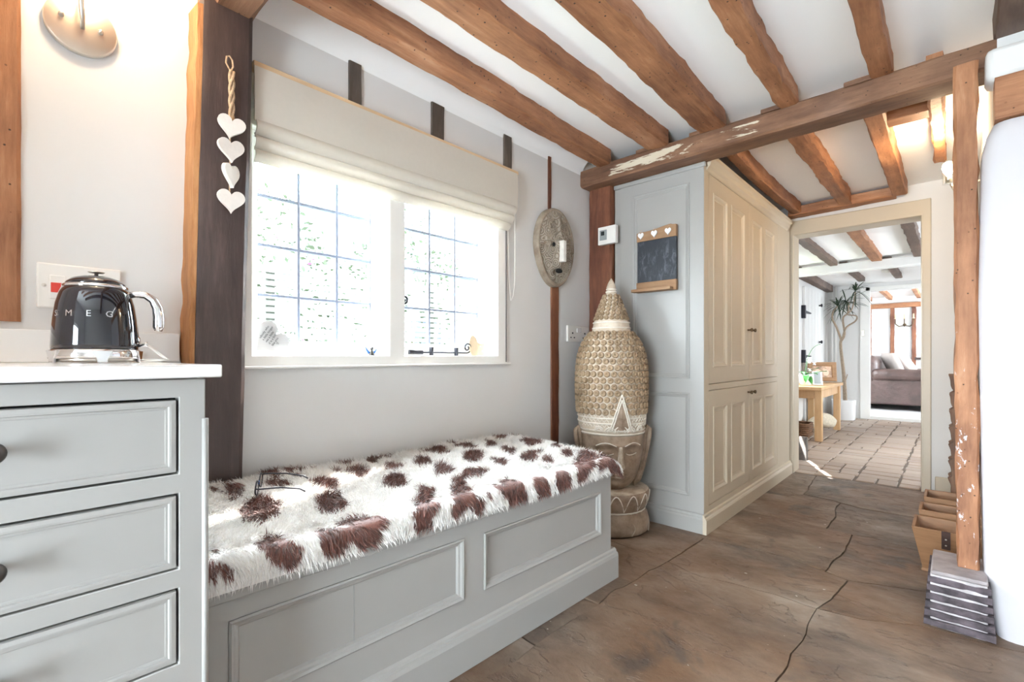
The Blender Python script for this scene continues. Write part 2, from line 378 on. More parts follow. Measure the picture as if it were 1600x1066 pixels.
M['render'] = plain('painted_house_render', (.16, .17, .20), .8, var=.05)
M['housepane'] = plain('house_window_pane', (.02, .025, .035), .1)

# ------------------------------------------------------------------ floor of flagstones
WL = -1.78                      # face of the left wall
CE = 2.29                       # ceiling height
def wob(x, y):
    n = noise.noise_vector(Vector((x * 5, y * 5, 3.3))); n2 = noise.noise_vector(Vector((x * 19, y * 19, 8.1)))
    return x + n.x * .022 + n2.x * .007, y + n.y * .022 + n2.y * .007
def ragged(poly, step=.05):
    out = []
    for i, p in enumerate(poly):
        q = poly[(i + 1) % len(poly)]
        # subdivide from a canonical end so that neighbours share the same edge
        L = math.hypot(q[0] - p[0], q[1] - p[1]); n = max(1, round(L / step))
        for k in range(n): out.append(wob(p[0] + (q[0] - p[0]) * k / n, p[1] + (q[1] - p[1]) * k / n))
    return out
floor = structure(MB().box(-1.98, 1.8, -2.35, 4.66, -.12, -.012).build('floor', M['joint']), 'mortar bed under the brown stone flags')
FLAGS = [
 [(-1.15, .5), (-1.068, .5), (-1.068, 1.26), (-1.15, 1.26)], [(-1.15, 1.26), (-1.068, 1.26), (-1.05, 1.63), (-1.15, 1.63)],
 [(-1.15, 1.63), (-1.05, 1.63), (-1.045, 1.9), (-1.15, 1.9)], [(-1.76, 1.9), (-1.15, 1.9), (-1.045, 1.9), (-1.02, 2.2), (-1.4, 2.25), (-1.76, 2.22)],
 [(-1.76, 2.22), (-1.4, 2.25), (-1.02, 2.2), (-1.005, 2.62), (-1.02, 2.76), (-1.76, 2.76)],
 [(-1.068, .62), (-.394, .70), (-.394, 1.63), (-.394, 1.81), (-.40, 2.03), (-.386, 2.2), (-.565, 2.2), (-.83, 2.16), (-1.02, 2.2), (-1.045, 1.9), (-1.05, 1.63), (-1.068, 1.26)],
 [(-1.068, -.3), (-.30, -.3), (-.394, .70), (-1.068, .62)], [(-.30, -.3), (.9, -.3), (.9, .8), (-.394, .70)],
 [(-1.02, 2.2), (-.83, 2.16), (-.565, 2.2), (-.386, 2.2), (-.37, 2.32), (-.356, 2.575), (-.433, 2.616), (-.581, 2.665), (-.819, 2.653), (-1.005, 2.62)],
 [(-.394, .70), (.25, .76), (.20, 2.36), (-.08, 2.32), (-.213, 2.242), (-.386, 2.2), (-.40, 2.03), (-.394, 1.81), (-.394, 1.63)],
 [(.25, .76), (.9, .8), (.9, 2.44), (.20, 2.36)],
 [(-.386, 2.2), (-.213, 2.242), (-.08, 2.32), (.20, 2.36), (.16, 2.69), (-.085, 2.674), (-.2, 2.642), (-.356, 2.575), (-.37, 2.32)],
 [(-.433, 2.616), (-.356, 2.575), (-.2, 2.642), (-.085, 2.674), (.16, 2.69), (.16, 3.19), (-.143, 3.211), (-.337, 3.26), (-.416, 3.24), (-.412, 2.9)],
 [(-1.02, 2.62), (-.819, 2.653), (-.581, 2.665), (-.433, 2.616), (-.412, 2.9), (-.416, 3.24), (-.54, 3.26), (-.768, 3.27), (-1.06, 3.27)],
 [(-1.06, 3.27), (-.768, 3.27), (-.54, 3.26), (-.555, 3.6), (-.561, 3.88), (-.636, 3.911), (-.786, 3.95), (-.872, 3.824), (-1.06, 3.81)],
 [(-.54, 3.26), (-.416, 3.24), (-.337, 3.26), (-.143, 3.211), (.16, 3.19), (.16, 3.86), (-.191, 3.859), (-.441, 3.846), (-.561, 3.88), (-.555, 3.6)],
 [(-1.06, 3.81), (-.872, 3.824), (-.786, 3.95), (-.82, 4.3), (-.84, 4.64), (-1.06, 4.64)],
 [(-.786, 3.95), (-.636, 3.911), (-.561, 3.88), (-.441, 3.846), (-.191, 3.859), (.16, 3.86), (.16, 4.64), (-.84, 4.64), (-.82, 4.3)],
]
rnd = random.Random(4)
for poly in FLAGS:
    pts = ragged(poly); cx = sum(p[0] for p in pts) / len(pts); cy = sum(p[1] for p in pts) / len(pts)
    bm = bmesh.new(); h = rnd.uniform(-.003, .002); tx, ty = rnd.uniform(-.003, .003), rnd.uniform(-.003, .003)
    top = []
    for x, y in pts:
        v = Vector((cx - x, cy - y)); v = v.normalized() * .004
        top.append(bm.verts.new((x + v.x, y + v.y, h + tx * (x - cx) + ty * (y - cy))))
    f = bm.faces.new(top)
    if f.normal.z < 0: bmesh.ops.reverse_faces(bm, faces=[f])
    r = bmesh.ops.inset_individual(bm, faces=[f], thickness=.007, depth=.004)
    ring = [v for v in top]
    bot = [bm.verts.new((v.co.x, v.co.y, -.03)) for v in top]
    for i in range(len(top)):
        j = (i + 1) % len(top)
        try: bm.faces.new((top[i], top[j], bot[j], bot[i]))
        except ValueError: pass
    bmesh.ops.recalc_face_normals(bm, faces=bm.faces)
    me = bpy.data.meshes.new('flagstone'); bm.to_mesh(me); bm.free(); me.materials.append(M['flags'][rnd.randrange(3)])
    o = link(bpy.data.objects.new('flagstone', me)); o.parent = floor
# brick paved hall beyond the doorway
hall = structure(MB().box(-1.7, 1.6, 4.66, 9.5, -.12, -.006).build('floor_hall', M['joint']), 'bed of the brick paved hall')
rnd = random.Random(9)
PV = {}
def paver(w, l):
    if (w, l) not in PV:
        PV[(w, l)] = MB().box(-w / 2, w / 2, -l / 2, l / 2, -.03, .0).build('paver', M['paver'], hall, bevel=.006, seg=1); return PV[(w, l)]
    o = instance(PV[(w, l)], 'paver', hall); m = o.modifiers.new('edge', 'BEVEL'); m.width = .006; m.segments = 1; return o
for ci in range(6):
    y = 4.68
    while y < 9.40:
        l = rnd.choice((.115, .145, .19)); x0 = -1.68 + ci * .272 + rnd.choice((-.006, 0, .006))
        for w, xc in (((.262, .136),) if rnd.random() < .72 else ((.125, .068), (.125, .204))):
            o = paver(w, l); o.location = (x0 + xc, y + l / 2, rnd.uniform(-.002, .004)); o.rotation_euler = (rnd.uniform(-.012, .012), rnd.uniform(-.008, .008), rnd.uniform(-.012, .012))
        y += l + .007
structure(MB().box(-2.2, 2.2, 9.5, 13.4, -.12, .03).build('floor_lounge', M['carpet']), 'pale grey carpet of the far lounge')
structure(MB().box(-1.06, 1.6, 9.40, 9.56, -.02, .045).build('trim_1', M['winpaint']), 'painted step at the lounge doorway')

# ------------------------------------------------------------------ walls and ceilings
structure(MB().plate(FX(WL, -1), -2.35, 4.66, -.05, 2.45, 0, .14, [(.56, 1.84, .985, 1.83)]).build('wall_left', M['wall']), 'white plastered window wall')
structure(MB().plate(FY(4.66, 1), -1.78, 1.7, -.05, 2.45, 0, .14, [(-1.01, -.173, -.04, 2.045)]).build('wall_back', M['wall']), 'white plastered wall around the doorway')
structure(MB().box(.12, .22, 2.56, 4.66, -.05, 2.45).build('wall_passage', M['wall']), 'white side wall of the passage behind the post')
# plastered chimney side at the right with rounded arris and flared foot
mb = MB(); rings = []
for z in (-.02, .03, .10, .2, .4, .8, 1.2, 1.6, 1.74, 1.80, 1.845):
    e = .072 + .045 * math.exp(-max(z, 0) / .10) + .006 * math.sin(z * 4) + (.028 if z > 1.83 else .010 if z > 1.78 else 0); f = .02 * math.exp(-max(z, 0) / .07) - (.02 if z > 1.83 else 0)
    y0 = 2.42 - f; ring = [(1.7, y0, z), (1.7, 2.60, z), (e, 2.60, z)]
    for k in range(5):
        a = k / 4 * P90; ring.append((e + .045 - .045 * math.cos(a), y0 + .045 - .045 * math.sin(a), z))
    rings.append(ring)
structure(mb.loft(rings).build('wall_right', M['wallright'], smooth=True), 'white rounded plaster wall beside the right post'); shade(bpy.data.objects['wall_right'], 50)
structure(MB().box(1.70, 1.82, -2.35, 2.6, -.05, 2.45).build('wall_side', M['wall']), 'white side wall right of the viewer')
structure(MB().plate(FY(-2.2, -1), -1.98, 1.82, -.05, 2.45, 0, .12, [(-1.7, .3, .06, 1.6)]).build('wall_rear', M['wall']), 'white rear wall with the garden room glazing')
structure(MB().box(-1.78, -1.12, -1.35, -.74, -.05, 2.3).build('wall_shade_block', M['wall'], bevel=.02), 'unseen white block added behind the viewer to shade the kettle wall')  # added out of view to keep the rear glazing off the kettle corner
def glazing(name, label, loc, fn, a0, a1, z0, z1, n):
    w = structure(thing(name, label, 'window', loc)); del w['category']; st = (a1 - a0) / n; mb = MB()
    mb.plate(fn, a0, a1, z0, z1, -.03, .03, [(a0 + i * st + .025, a0 + (i + 1) * st - .025, z0 + .05, z1 - .05) for i in range(n)]).build('frame', M['winpaint'], w)
    for i in range(n): MB().plate(fn, a0 + i * st + .025, a0 + (i + 1) * st - .025, z0 + .05, z1 - .05, -.003, .003).build('pane', M['glass'], w)
glazing('window_2', 'garden room glazing behind the viewer', (-.7, -2.26, .06), FY(-2.26, -1), -1.7, .3, .06, 1.6, 3)
structure(MB().box(-1.98, 1.85, -2.35, 4.8, CE, 2.45).build('ceiling', M['ceiling']), 'white plaster ceiling between the beams')
prof = [(WL - .02, 2.15)] + [(WL + .15 * (1 - math.cos(t)), CE - .11 * (1 - math.sin(t))) for t in [i / 8 * P90 for i in range(9)]] + [(WL + .15, CE + .02), (WL - .02, CE + .02)]
mb = MB(); mb.loft([[(x, y, z) for x, z in prof] for y in (.58, 1.2, 1.9, 2.58)])
shade(structure(mb.build('trim_2', M['ceiling']), 'curved white plaster cove above the window'))
# hall and lounge shell
structure(MB().plate(FX(-1.55, -1), 4.8, 9.5, -.05, 2.3, 0, .15, [(6.36, 6.755, .85, 2.0)]).build('wall_hall', M['wall']), 'white left wall of the hall')
structure(MB().plate(FX(1.5, 1), 4.8, 9.5, -.05, 2.3, 0, .15, [(6.1, 6.9, .7, 1.6)]).build('wall_hall_right', M['wall']), 'white right wall of the hall with unseen opening added for daylight')  # hole added out of view to bring daylight into the hall
structure(MB().box(-1.7, 1.65, 4.8, 9.5, 2.16, 2.3).build('ceiling_hall', M['ceiling']), 'white hall ceiling')
structure(MB().plate(FY(9.42, 1), -1.7, 1.65, -.05, 2.3, 0, .12, [(-1.03, .0, -.04, 2.04)]).build('wall_hall_back', M['wall']), 'white end wall of the hall')
structure(MB().box(-2.3, 2.2, 13.2, 13.35, -.1, 2.6).build('wall_lounge_back', M['wall']), 'white panels of the timber framed lounge wall')
structure(MB().box(-2.3, -2.15, 9.5, 13.3, -.1, 2.6).build('wall_lounge_left', M['wall']), 'white left wall of the lounge')
structure(MB().plate(FX(2.1, 1), 9.5, 13.3, -.1, 2.6, 0, .12, [(10.6, 12.0, .7, 1.8)]).build('wall_lounge_right', M['wall']), 'white right wall of the lounge with unseen opening added for daylight')  # unseen hole, added so the lounge gets daylight
structure(MB().box(-2.3, 2.2, 9.54, 13.35, 2.3, 2.45).build('ceiling_lounge', M['ceiling']), 'white lounge ceiling')
# door case
mb = MB().plate(FY(4.66, -1), -1.065, -.12, 0, 2.165, .022, -.155, [(-1.005, -.178, -.1, 2.04)])
structure(mb.build('trim_3', M['cream'], bevel=.006), 'cream painted door case')
structure(MB().mould(FY(4.638, -1), -1.018, -.165, -.3, 2.053, [(0, 0), (0, .012), (.008, .012), (.012, 0)]).build('trim_4', M['cream']), 'cream bead around the doorway')
structure(MB().box(-1.10, -.97, 9.385, 9.44, 0, 2.10).box(-1.03, .1, 9.385, 9.44, 2.04, 2.10).build('trim_5', M['winpaint'], bevel=.005), 'white case of the lounge doorway')
structure(MB().box(-.10, .12, 4.635, 4.66, 0, .12).build('baseboard_back', M['cream'], bevel=.006), 'cream skirting right of the doorway')

# ------------------------------------------------------------------ timber
def hewn(name, mat, axis, c0, c1, w, h, seed=0, amp=.006, seg=.05, bow=None, ch=.007, parent=None):
    """hand hewn beam from c0 to c1 (centres); w,h across; bow(t)->(da,db)"""
    c0, c1 = Vector(c0), Vector(c1); L = (c1 - c0).length; n = max(4, int(L / seg)); rings = []
    ua, ub = {'x': (Vector((0, 1, 0)), Vector((0, 0, 1))), 'y': (Vector((1, 0, 0)), Vector((0, 0, 1))), 'z': (Vector((1, 0, 0)), Vector((0, 1, 0)))}[axis]
    base = [(-w / 2 + ch, -h / 2), (0, -h / 2), (w / 2 - ch, -h / 2), (w / 2, -h / 2 + ch), (w / 2, h / 2 - ch), (w / 2 - ch, h / 2), (-w / 2 + ch, h / 2), (-w / 2, h / 2 - ch), (-w / 2, -h / 2 + ch)]
    for i in range(n + 1):
        t = i / n; c = c0.lerp(c1, t); da, db = bow(t) if bow else (0, 0); ring = []
        for k, (a, b) in enumerate(base):
            q = Vector((t * L * 6, k * 1.7, seed * 7.3)); q2 = Vector((t * L * 23, k * 3.1, seed * 3.7))
            j = noise.noise(q) * amp * 1.1 + noise.noise(q2) * amp * .9; j2 = (noise.noise(q + Vector((50, 0, 0))) * .7 + noise.noise(q2 + Vector((9, 40, 0))) * .5) * amp * (.6 if k != 1 else .5)
            ring.append(c + ua * (a + j + da) + ub * (b + j2 + db))
        rings.append(ring)
    o = MB().loft(rings).build(name, mat, parent); return shade(o, 22)
def joist(x0, x1, y0, y1, zb, label, seed, mat='joist', amp=.007, group='ceiling joists', bow=None, top=CE + .01, name='ceiling_joist'):
    return tag(hewn(name, M[mat], 'y', ((x0 + x1) / 2, y0, (zb + top) / 2), ((x0 + x1) / 2, y1, (zb + top) / 2), x1 - x0, top - zb, seed, amp, bow=bow), label, 'beam', group)
wav = lambda a, f, p: (lambda t: (a * math.sin(f * t * 6.28 + p), 0))
joist(-1.635, -1.55, .5, 2.58, 2.195, 'slim reddish joist closest to the window wall', 1, bow=wav(.012, .8, 0))
joist(-1.315, -1.195, -1.2, 2.58, 2.2, 'pale orange joist second from the window wall with a round knot', 2, bow=wav(.008, 1.1, 1))
joist(-1.0, -.865, -1.2, 2.58, 2.2, 'broad pitted orange joist in the middle of the near ceiling', 3, bow=wav(.012, 1.3, 2), amp=.010)
joist(-.6, -.522, -1.2, 2.58, 2.2, 'curving orange joist with a scalloped edge above the cupboard corner', 4, bow=wav(.02, .7, .4), amp=.010)
joist(-.265, -.19, -1.2, 2.58, 2.2, 'straight red-brown joist second from the right of the near ceiling', 5, amp=.005)
joist(.11, .25, -1.2, 2.58, 2.2, 'dark brown joist at the top right corner of the picture', 6, 'darkjoist', amp=.005)
joist(-1.01, -.94, 2.7, 4.55, 2.2, 'narrow joist running just over the cupboard top', 7, group='joists beyond the cross beam', bow=wav(.012, .8, 2))
joist(-.67, -.585, 2.7, 4.55, 2.2, 'flaking orange joist leading to the doorway head', 8, group='joists beyond the cross beam', amp=.010)
joist(-.335, -.25, 2.7, 4.55, 2.2, 'smooth bright orange joist beyond the cross beam', 9, group='joists beyond the cross beam', amp=.004)
joist(-.088, -.035, 2.7, 3.95, 2.2, 'pale rough joist ending above the lit wall lamp', 10, group='joists beyond the cross beam', amp=.010, mat='rpost')
tag(hewn('trimmer_beam', M['tieorange'], 'x', (-.25, 3.13, 2.25), (-.09, 3.13, 2.25), .11, .09, 11, .004), 'short trimmer between two joists right of the doorway', 'beam')
tag(hewn('cross_beam', M['tie'], 'x', (-1.78, 2.64, 2.155), (1.7, 2.64, 2.155), .15, .11, 12, .005, ch=.008), 'long brown cross beam with flaking cream paint over the cupboard', 'beam')
tag(hewn('tie_beam', M['tie'], 'x', (-1.78, .50, 2.20), (1.7, .50, 2.20), .15, .19, 13, .006, ch=.03), 'beam end resting on the dark post at top left', 'beam')
tag(hewn('lintel_beam', M['tieorange'], 'x', (-1.03, 4.60, 2.225), (-.32, 4.60, 2.24), .11, .075, 14, .008), 'rough orange lintel beam above the doorway case', 'beam')
# wooden pads where joists sit on the cross beam
for x, l in ((-1.32, 'thin packing wedge under the pale knotty joist'), (-1.0, 'thin packing wedge under the broad pitted joist'), (-.64, 'thin packing wedge under the curving joist'), (-.30, 'thin packing wedge under the straight red-brown joist')):
    tag(MB().box(x - .06, x + .05, 2.555, 2.60, 2.2, 2.222).build('packing_wedge', M['tie'], bevel=.004), l, 'wedge', 'packing wedges on the cross beam')
# left post (two tones: dark face, split orange edge)
lp = thing('timber_post', 'broad dark timber post between kettle and window', 'post', (-1.74, .47, 0))
mb = MB(); rings = []
for i in range(24):
    z = i / 23 * 2.12; lean = max(0, (z - .6)) * .022; w = .004 * noise.noise(Vector((0, 0, z * 5)))
    rings.append([(-1.69, .388 + lean + w, z), (-1.685, .40 + lean + w, z), (-1.685, .515 + lean + w, z), (-1.695, .528 + lean + w, z), (-1.79, .53 + lean, z), (-1.79, .388 + lean + w, z)])
shade(mb.loft(rings).build('post_face', M['darkpost'], lp), 30)
mb = MB(); rings = []
for i in range(50):
    z = .9 + i / 49 * 1.19; lean = max(0, (z - .6)) * .022; j = .005 * noise.noise(Vector((3, 1, z * 14)))
    rings.append([(-1.695, .391 + lean, z), (-1.70 + j, .374 + lean + j, z), (-1.785, .368 + lean + j * 1.5, z), (-1.785, .391 + lean, z)])
shade(mb.loft(rings).build('split_edge', M['darkedge'], lp), 30)
tag(hewn('wall_post', M['rpost'], 'z', (-1.785, -.06, 1.09), (-1.785, -.06, 2.3), .035, .18, 15, .005), 'orange wall timber at the far left edge above the worktop', 'post')
for (y0, y1, z0, z1, l) in ((.943, .999, 2.0, 2.19, 'short grey stud above the blind, nearest the dark post'), (1.354, 1.43, 2.0, 2.185, 'short grey stud above the middle of the blind'), (1.838, 1.90, 2.0, 2.20, 'short grey stud above the right end of the blind'),
                            (2.222, 2.25, 1.80, 2.2, 'thin dark stud rising above the carved mask'), (2.249, 2.322, .45, 1.5, 'red-brown stud running down from the mask to the bench')):
    tag(hewn('wall_stud', M['stud'] if z0 > 1.9 else M['post'], 'z', (WL, (y0 + y1) / 2, z0), (WL, (y0 + y1) / 2, z1), .016, y1 - y0, int(y0 * 50), .003, ch=.003), l, 'stud', 'exposed wall studs')
tag(hewn('corner_post', M['post'], 'z', (-1.695, 2.685, 0), (-1.695, 2.685, 2.10), .165, .055, 21, .004), 'red-brown corner post behind the carved statue', 'post')
tag(hewn('doorway_post', M['rpost'], 'z', (.040, 2.50, .206), (.033, 2.50, 2.10), .066, .085, 22, .006), 'orange post standing on the brick plinth at right', 'post')
tag(hewn('head_beam', M['tieorange'], 'x', (.108, 2.47, 1.925), (1.7, 2.47, 1.925), .10, .15, 23, .004), 'timber head above the rounded plaster wall at right', 'beam')
structure(MB().box(.085, 1.7, 2.44, 2.56, 2.0, 2.12).build('wall_infill', M['wall'], bevel=.02), 'plaster strip between head timber and cross beam')
# hall timbers
joist(-1.11, -1.03, 4.82, 6.88, 2.10, 'pale brown hall joist nearest the hall left wall', 31, 'darkjoist', top=2.17, group='hall joists')
joist(-.70, -.60, 4.82, 6.88, 2.10, 'reddish hall joist in the middle of the doorway view', 32, 'joist', top=2.17, group='hall joists')
joist(-.325, -.235, 4.82, 6.88, 2.10, 'dark hall joist by the right jamb of the doorway', 33, 'darkjoist', top=2.17, group='hall joists')
tag(hewn('hall_cross_beam', M['wall'], 'x', (-1.56, 6.95, 2.07), (1.5, 6.95, 2.07), .14, .10, 34, .003), 'white painted beam crossing the hall', 'beam')
joist(-1.03, -.95, 7.02, 8.6, 2.10, 'short dark joist beyond the white hall beam', 35, 'darkjoist', top=2.17, group='far hall joists')
joist(-.61, -.53, 7.02, 8.6, 2.10, 'short dark joist beside the round ceiling alarm', 36, 'darkjoist', top=2.17, group='far hall joists')
joist(-1.55, -1.45, 7.02, 9.3, 2.06, 'dark joist against the hall wall above the plank door', 37, 'darkjoist', top=2.17, group='far hall joists')
tag(hewn('hall_post', M['post'], 'z', (-1.20, 4.90, 0), (-1.20, 4.90, 2.16), .20, .12, 38, .005), 'orange post edge just inside the doorway at left', 'post')
for x0, x1, l in ((-1.42, -1.34, 'left upright of the lounge timber frame'), (-1.01, -.94, 'middle upright of the lounge timber frame'), (-.65, -.58, 'right upright of the lounge timber frame'), (-.26, -.19, 'upright of the lounge timber frame hidden by the jamb')):
    tag(hewn('frame_upright', M['post'], 'z', ((x0 + x1) / 2, 13.18, .05), ((x0 + x1) / 2, 13.18, 2.045), x1 - x0, .08, int(-x0 * 90), .007), l, 'post', 'lounge frame uprights')
tag(hewn('frame_rail', M['tieorange'], 'x', (-2.1, 13.16, 2.10), (2.0, 13.16, 2.10), .11, .10, 43, .005), 'orange rail across the top of the lounge timber frame', 'beam')
for x, l in ((-1.35, 'left lounge ceiling beam'), (-1.0, 'middle lounge ceiling beam'), (-.53, 'broad right lounge ceiling beam')):
    joist(x - .035, x + .035, 9.6, 13.1, 2.22, l, int(-x * 60), 'joist', top=2.31, group='lounge ceiling beams')

# ------------------------------------------------------------------ window
win = structure(thing('window_1', 'white leaded casement window with two lights', 'window', (-1.85, 1.2, .985))); del win['category']
mb = MB().plate(FX(-1.768, -1), .535, 1.86, .962, 1.86, 0, .022, [(.585, 1.128, 1.003, 1.80), (1.205, 1.789, 1.003, 1.80)])
mb.build('frame', M['winpaint'], win, bevel=.005)
MB().box(-1.86, -1.785, 1.13, 1.203, .985, 1.82).build('mullion', M['winpaint'], win, bevel=.006)
MB().box(-1.99, -1.785, .56, 1.84, .975, .998).build('sill', M['winpaint'], win, bevel=.004)
MB().box(-1.775, -1.745, .50, 1.865, .957, .966).build('sill_lip', M['winpaint'], win, bevel=.003)
for (y0, y1, gy0, gy1) in ((.585, 1.128, .635, 1.112), (1.205, 1.789, 1.27, 1.757)):
    cs = MB().plate(FX(-1.875, -1), y0 - .02, y1 + .02, .99, 1.84, 0, .05, [(gy0, gy1, 1.052, 1.79)]).mould(FX(-1.875, 1), gy0 - .02, gy1 + .02, 1.032, 1.81, [(0, 0), (.003, .008), (.012, .008), (.02, 0)]).build('casement', M['winpaint'], win, bevel=.003)
    zs = [1.052, 1.231, 1.419, 1.605, 1.79]; ys = [gy0 + (gy1 - gy0) * i / 3 for i in range(4)]
    for i in range(3):
        for j in range(4):
            MB().box(-1.904, -1.900, ys[i] + .001, ys[i + 1] - .001, zs[j] + .001, zs[j + 1] - .001).build('pane', M['glass'], cs)
    for i in (1, 2): MB().box(-1.909, -1.893, ys[i] - .0055, ys[i] + .0055, 1.052, 1.79).build('lead_came', M['lead'], cs, bevel=.002)
    for j in (1, 2, 3): MB().box(-1.908, -1.894, gy0, gy1, zs[j] - .0055, zs[j] + .0055).build('lead_came', M['lead'], cs, bevel=.002)
    for yy in (gy0, gy1): MB().box(-1.908, -1.895, yy - .005, yy + .005, 1.052, 1.79).build('lead_came', M['lead'], cs)
def spiral(fn, turns, r0, r1, n=26, a0=0):
    return [fn(math.cos(a0 + turns * 6.283 * i / n) * (r0 + (r1 - r0) * i / n), math.sin(a0 + turns * 6.283 * i / n) * (r0 + (r1 - r0) * i / n)) for i in range(n + 1)]
# curled fastener on the right casement, stay bar on the sill
fa = MB().box(-1.873, -1.862, 1.215, 1.235, 1.24, 1.36).build('fastener_plate', M['iron'], win, bevel=.003)
MB().tube([(-1.855, 1.226, 1.33), (-1.845, 1.228, 1.29), (-1.845, 1.231, 1.265)] + spiral(lambda a, b: (-1.845, 1.2535 + a, 1.262 + b), 1.5, .022, .005, a0=math.pi), .0048).build('curl_handle', M['iron'], fa)
st = MB().tube([(-1.835, 1.31, 1.02), (-1.835, 1.63, 1.018)] + spiral(lambda a, b: (-1.835, 1.63 - b, 1.045 + a), 1.45, .027, .006, a0=math.pi), .0042).build('stay_bar', M['iron'], win)
MB().box(-1.842, -1.828, 1.27, 1.35, 1.010, 1.030).build('stay_end', M['iron'], st, bevel=.004)
for y in (1.40, 1.555): MB().box(-1.845, -1.825, y - .006, y + .006, .998, 1.045).build('stay_pin', M['iron'], st, bevel=.002)
MB().tube([(-1.765, 1.847, z) for z in (.97, 1.86)], .002).build('frame_edge', M['gap'], win)

# roman blind
bl = thing('roman_blind', 'cream linen roman blind with pine batten over the leaded window', 'blind', (-1.74, 1.2, 1.68))
MB().box(-1.779, -1.728, .575, 1.905, 1.985, 2.003).build('batten', M['pinex'], bl, bevel=.002)
def blind_sheet(z0, z1, x0, bulge, name, y0=.575, y1=1.89, n=10):
    mb = MB(); rings = []
    for i in range(25):
        y = y0 + (y1 - y0) * i / 24; ring = []
        pr = [(x0 + bulge * math.sin(math.pi * k / n) * (1 + .1 * math.sin(y * 4)), z1 + (z0 - z1) * k / n + .003 * math.sin(y * 3 + z0 * 9)) for k in range(n + 1)]
        ring = [(x, y, z) for x, z in pr] + [(x - .006, y, z) for x, z in pr[::-1]]; rings.append(ring)
    return shade(mb.loft(rings).build(name, M['linen'], bl), 50)
blind_sheet(1.80, 1.985, -1.722, .004, 'fabric')
blind_sheet(1.752, 1.818, -1.735, .022, 'fold', .58, 1.875)
blind_sheet(1.712, 1.768, -1.746, .020, 'fold', .583, 1.868)
blind_sheet(1.674, 1.726, -1.757, .018, 'fold', .586, 1.855)
MB().tube([(-1.735, 1.882, 1.80), (-1.735, 1.884, 1.6), (-1.738, 1.886, 1.40), (-1.742, 1.878, 1.33), (-1.75, 1.868, 1.30), (-1.76, 1.864, 1.42), (-1.765, 1.862, 1.7)], .0016, 6).build('cord', M['plastic'], bl)

# ornaments on the sill
def heart_poly(w, h, n=40):
    pts = []
    for i in range(n):
        t = 2 * math.pi * i / n; x = 16 * math.sin(t) ** 3; y = 13 * math.cos(t) - 5 * math.cos(2 * t) - 2 * math.cos(3 * t) - math.cos(4 * t)
        pts.append((x / 32 * w, (y + 2.6) / 29 * h))
    return pts
def text_mesh(txt, size, ext=.0006):
    cu = bpy.data.curves.new('lettering', 'FONT'); cu.body = txt; cu.size = size; cu.extrude = ext; cu.align_x = 'CENTER'; cu.align_y = 'CENTER'; cu.resolution_u = 2
    o = link(bpy.data.objects.new('lettering_source', cu)); dg = bpy.context.evaluated_depsgraph_get()
    me = bpy.data.meshes.new_from_object(o.evaluated_get(dg)); bpy.data.objects.remove(o); bpy.data.curves.remove(cu); return me
def put_text(txt, size, mat, parent, mtx, ext=.0006, name='lettering'):
    me = text_mesh(txt, size, ext); me.transform(Matrix.Translation(-OFF.get(parent.name, Vector())) @ mtx); me.materials.clear(); me.materials.append(mat); me.name = name
    o = link(bpy.data.objects.new(name, me)); o.parent = parent; OFF[o.name] = OFF.get(parent.name, Vector()); return o
def plane_mtx(origin, right, up):
    r, u = Vector(right).normalized(), Vector(up).normalized(); n = r.cross(u)
    return Matrix(((r.x, u.x, n.x, origin[0]), (r.y, u.y, n.y, origin[1]), (r.z, u.z, n.z, origin[2]), (0, 0, 0, 1)))
hc = Vector((-1.845, .662, 1.058)); ht = thing('heart_plaque', 'white ceramic heart with handwritten verse leaning in the window corner', 'ornament', (-1.845, .662, 1.0))
ca, sa = math.cos(-.85), math.sin(-.85)
rot2 = [(a * ca - b * sa, a * sa + b * ca) for a, b in heart_poly(.125, .125)]
MB().prism(rot2, lambda a, b, d: (hc.x + d - .12 * b, hc.y + a, hc.z + b), -.006, .006).build('heart_body', M['plaque'], ht, bevel=.003)
for i, t in enumerate(('Somebody who', 'hugs a little longer', 'loves a little', 'and is a little', 'like you', '\u2661')):
    r = Vector((0, .55, .83)); up = Vector((-.1, -.83, .55)); o = hc + Vector((.0085, .004, .008)) + Vector((0, .83, -.55)) * (i - 2.3) * .0125
    o.x = hc.x + .0075 - .12 * (o.z - hc.z)
    put_text(t, .0115, M['ink'], ht, plane_mtx(o, r, up), .0004)
an = thing('angel_ornament', 'small silver angel with blue glass wings on the sill', 'ornament', (-1.825, 1.075, .998))
MB().lathe([(.013, 0), (.012, .008), (.006, .026), (.004, .03)], (-1.825, 1.075, .998), 12).build('robe', M['pewter'], an, smooth=True)
MB().lathe([(.0005, .028), (.006, .031), (.0075, .036), (.006, .041), (.0005, .044)], (-1.825, 1.075, .998), 12).build('head', M['pewter'], an, smooth=True)
for s in (-1, 1):
    MB().prism([(0, .02), (s * .012, .024), (s * .028, .042), (s * .024, .028), (s * .014, .012)], lambda a, b, d: (-1.828 + d, 1.075 + a, .998 + b), -.003, .003).build('wing', M['bluestone'], an, bevel=.001)
def oval(w, h, n=28): return [(w / 2 * math.cos(6.283 * i / n), h / 2 + h / 2 * math.sin(6.283 * i / n)) for i in range(n)]
tg = tag(MB().prism([(a, max(b, .004)) for a, b in oval(.062, .115)], lambda a, b, d: (-1.83 + d - .1 * b, 1.672 + a, .996 + b), -.004, .004).build('wooden_tag', M['palewood'], bevel=.002), 'plain oval wooden tag standing on the sill', 'ornament')
hb = thing('wooden_bird', 'small pale wooden cut-out with white dots behind the oval tag', 'ornament', (-1.85, 1.735, .998))
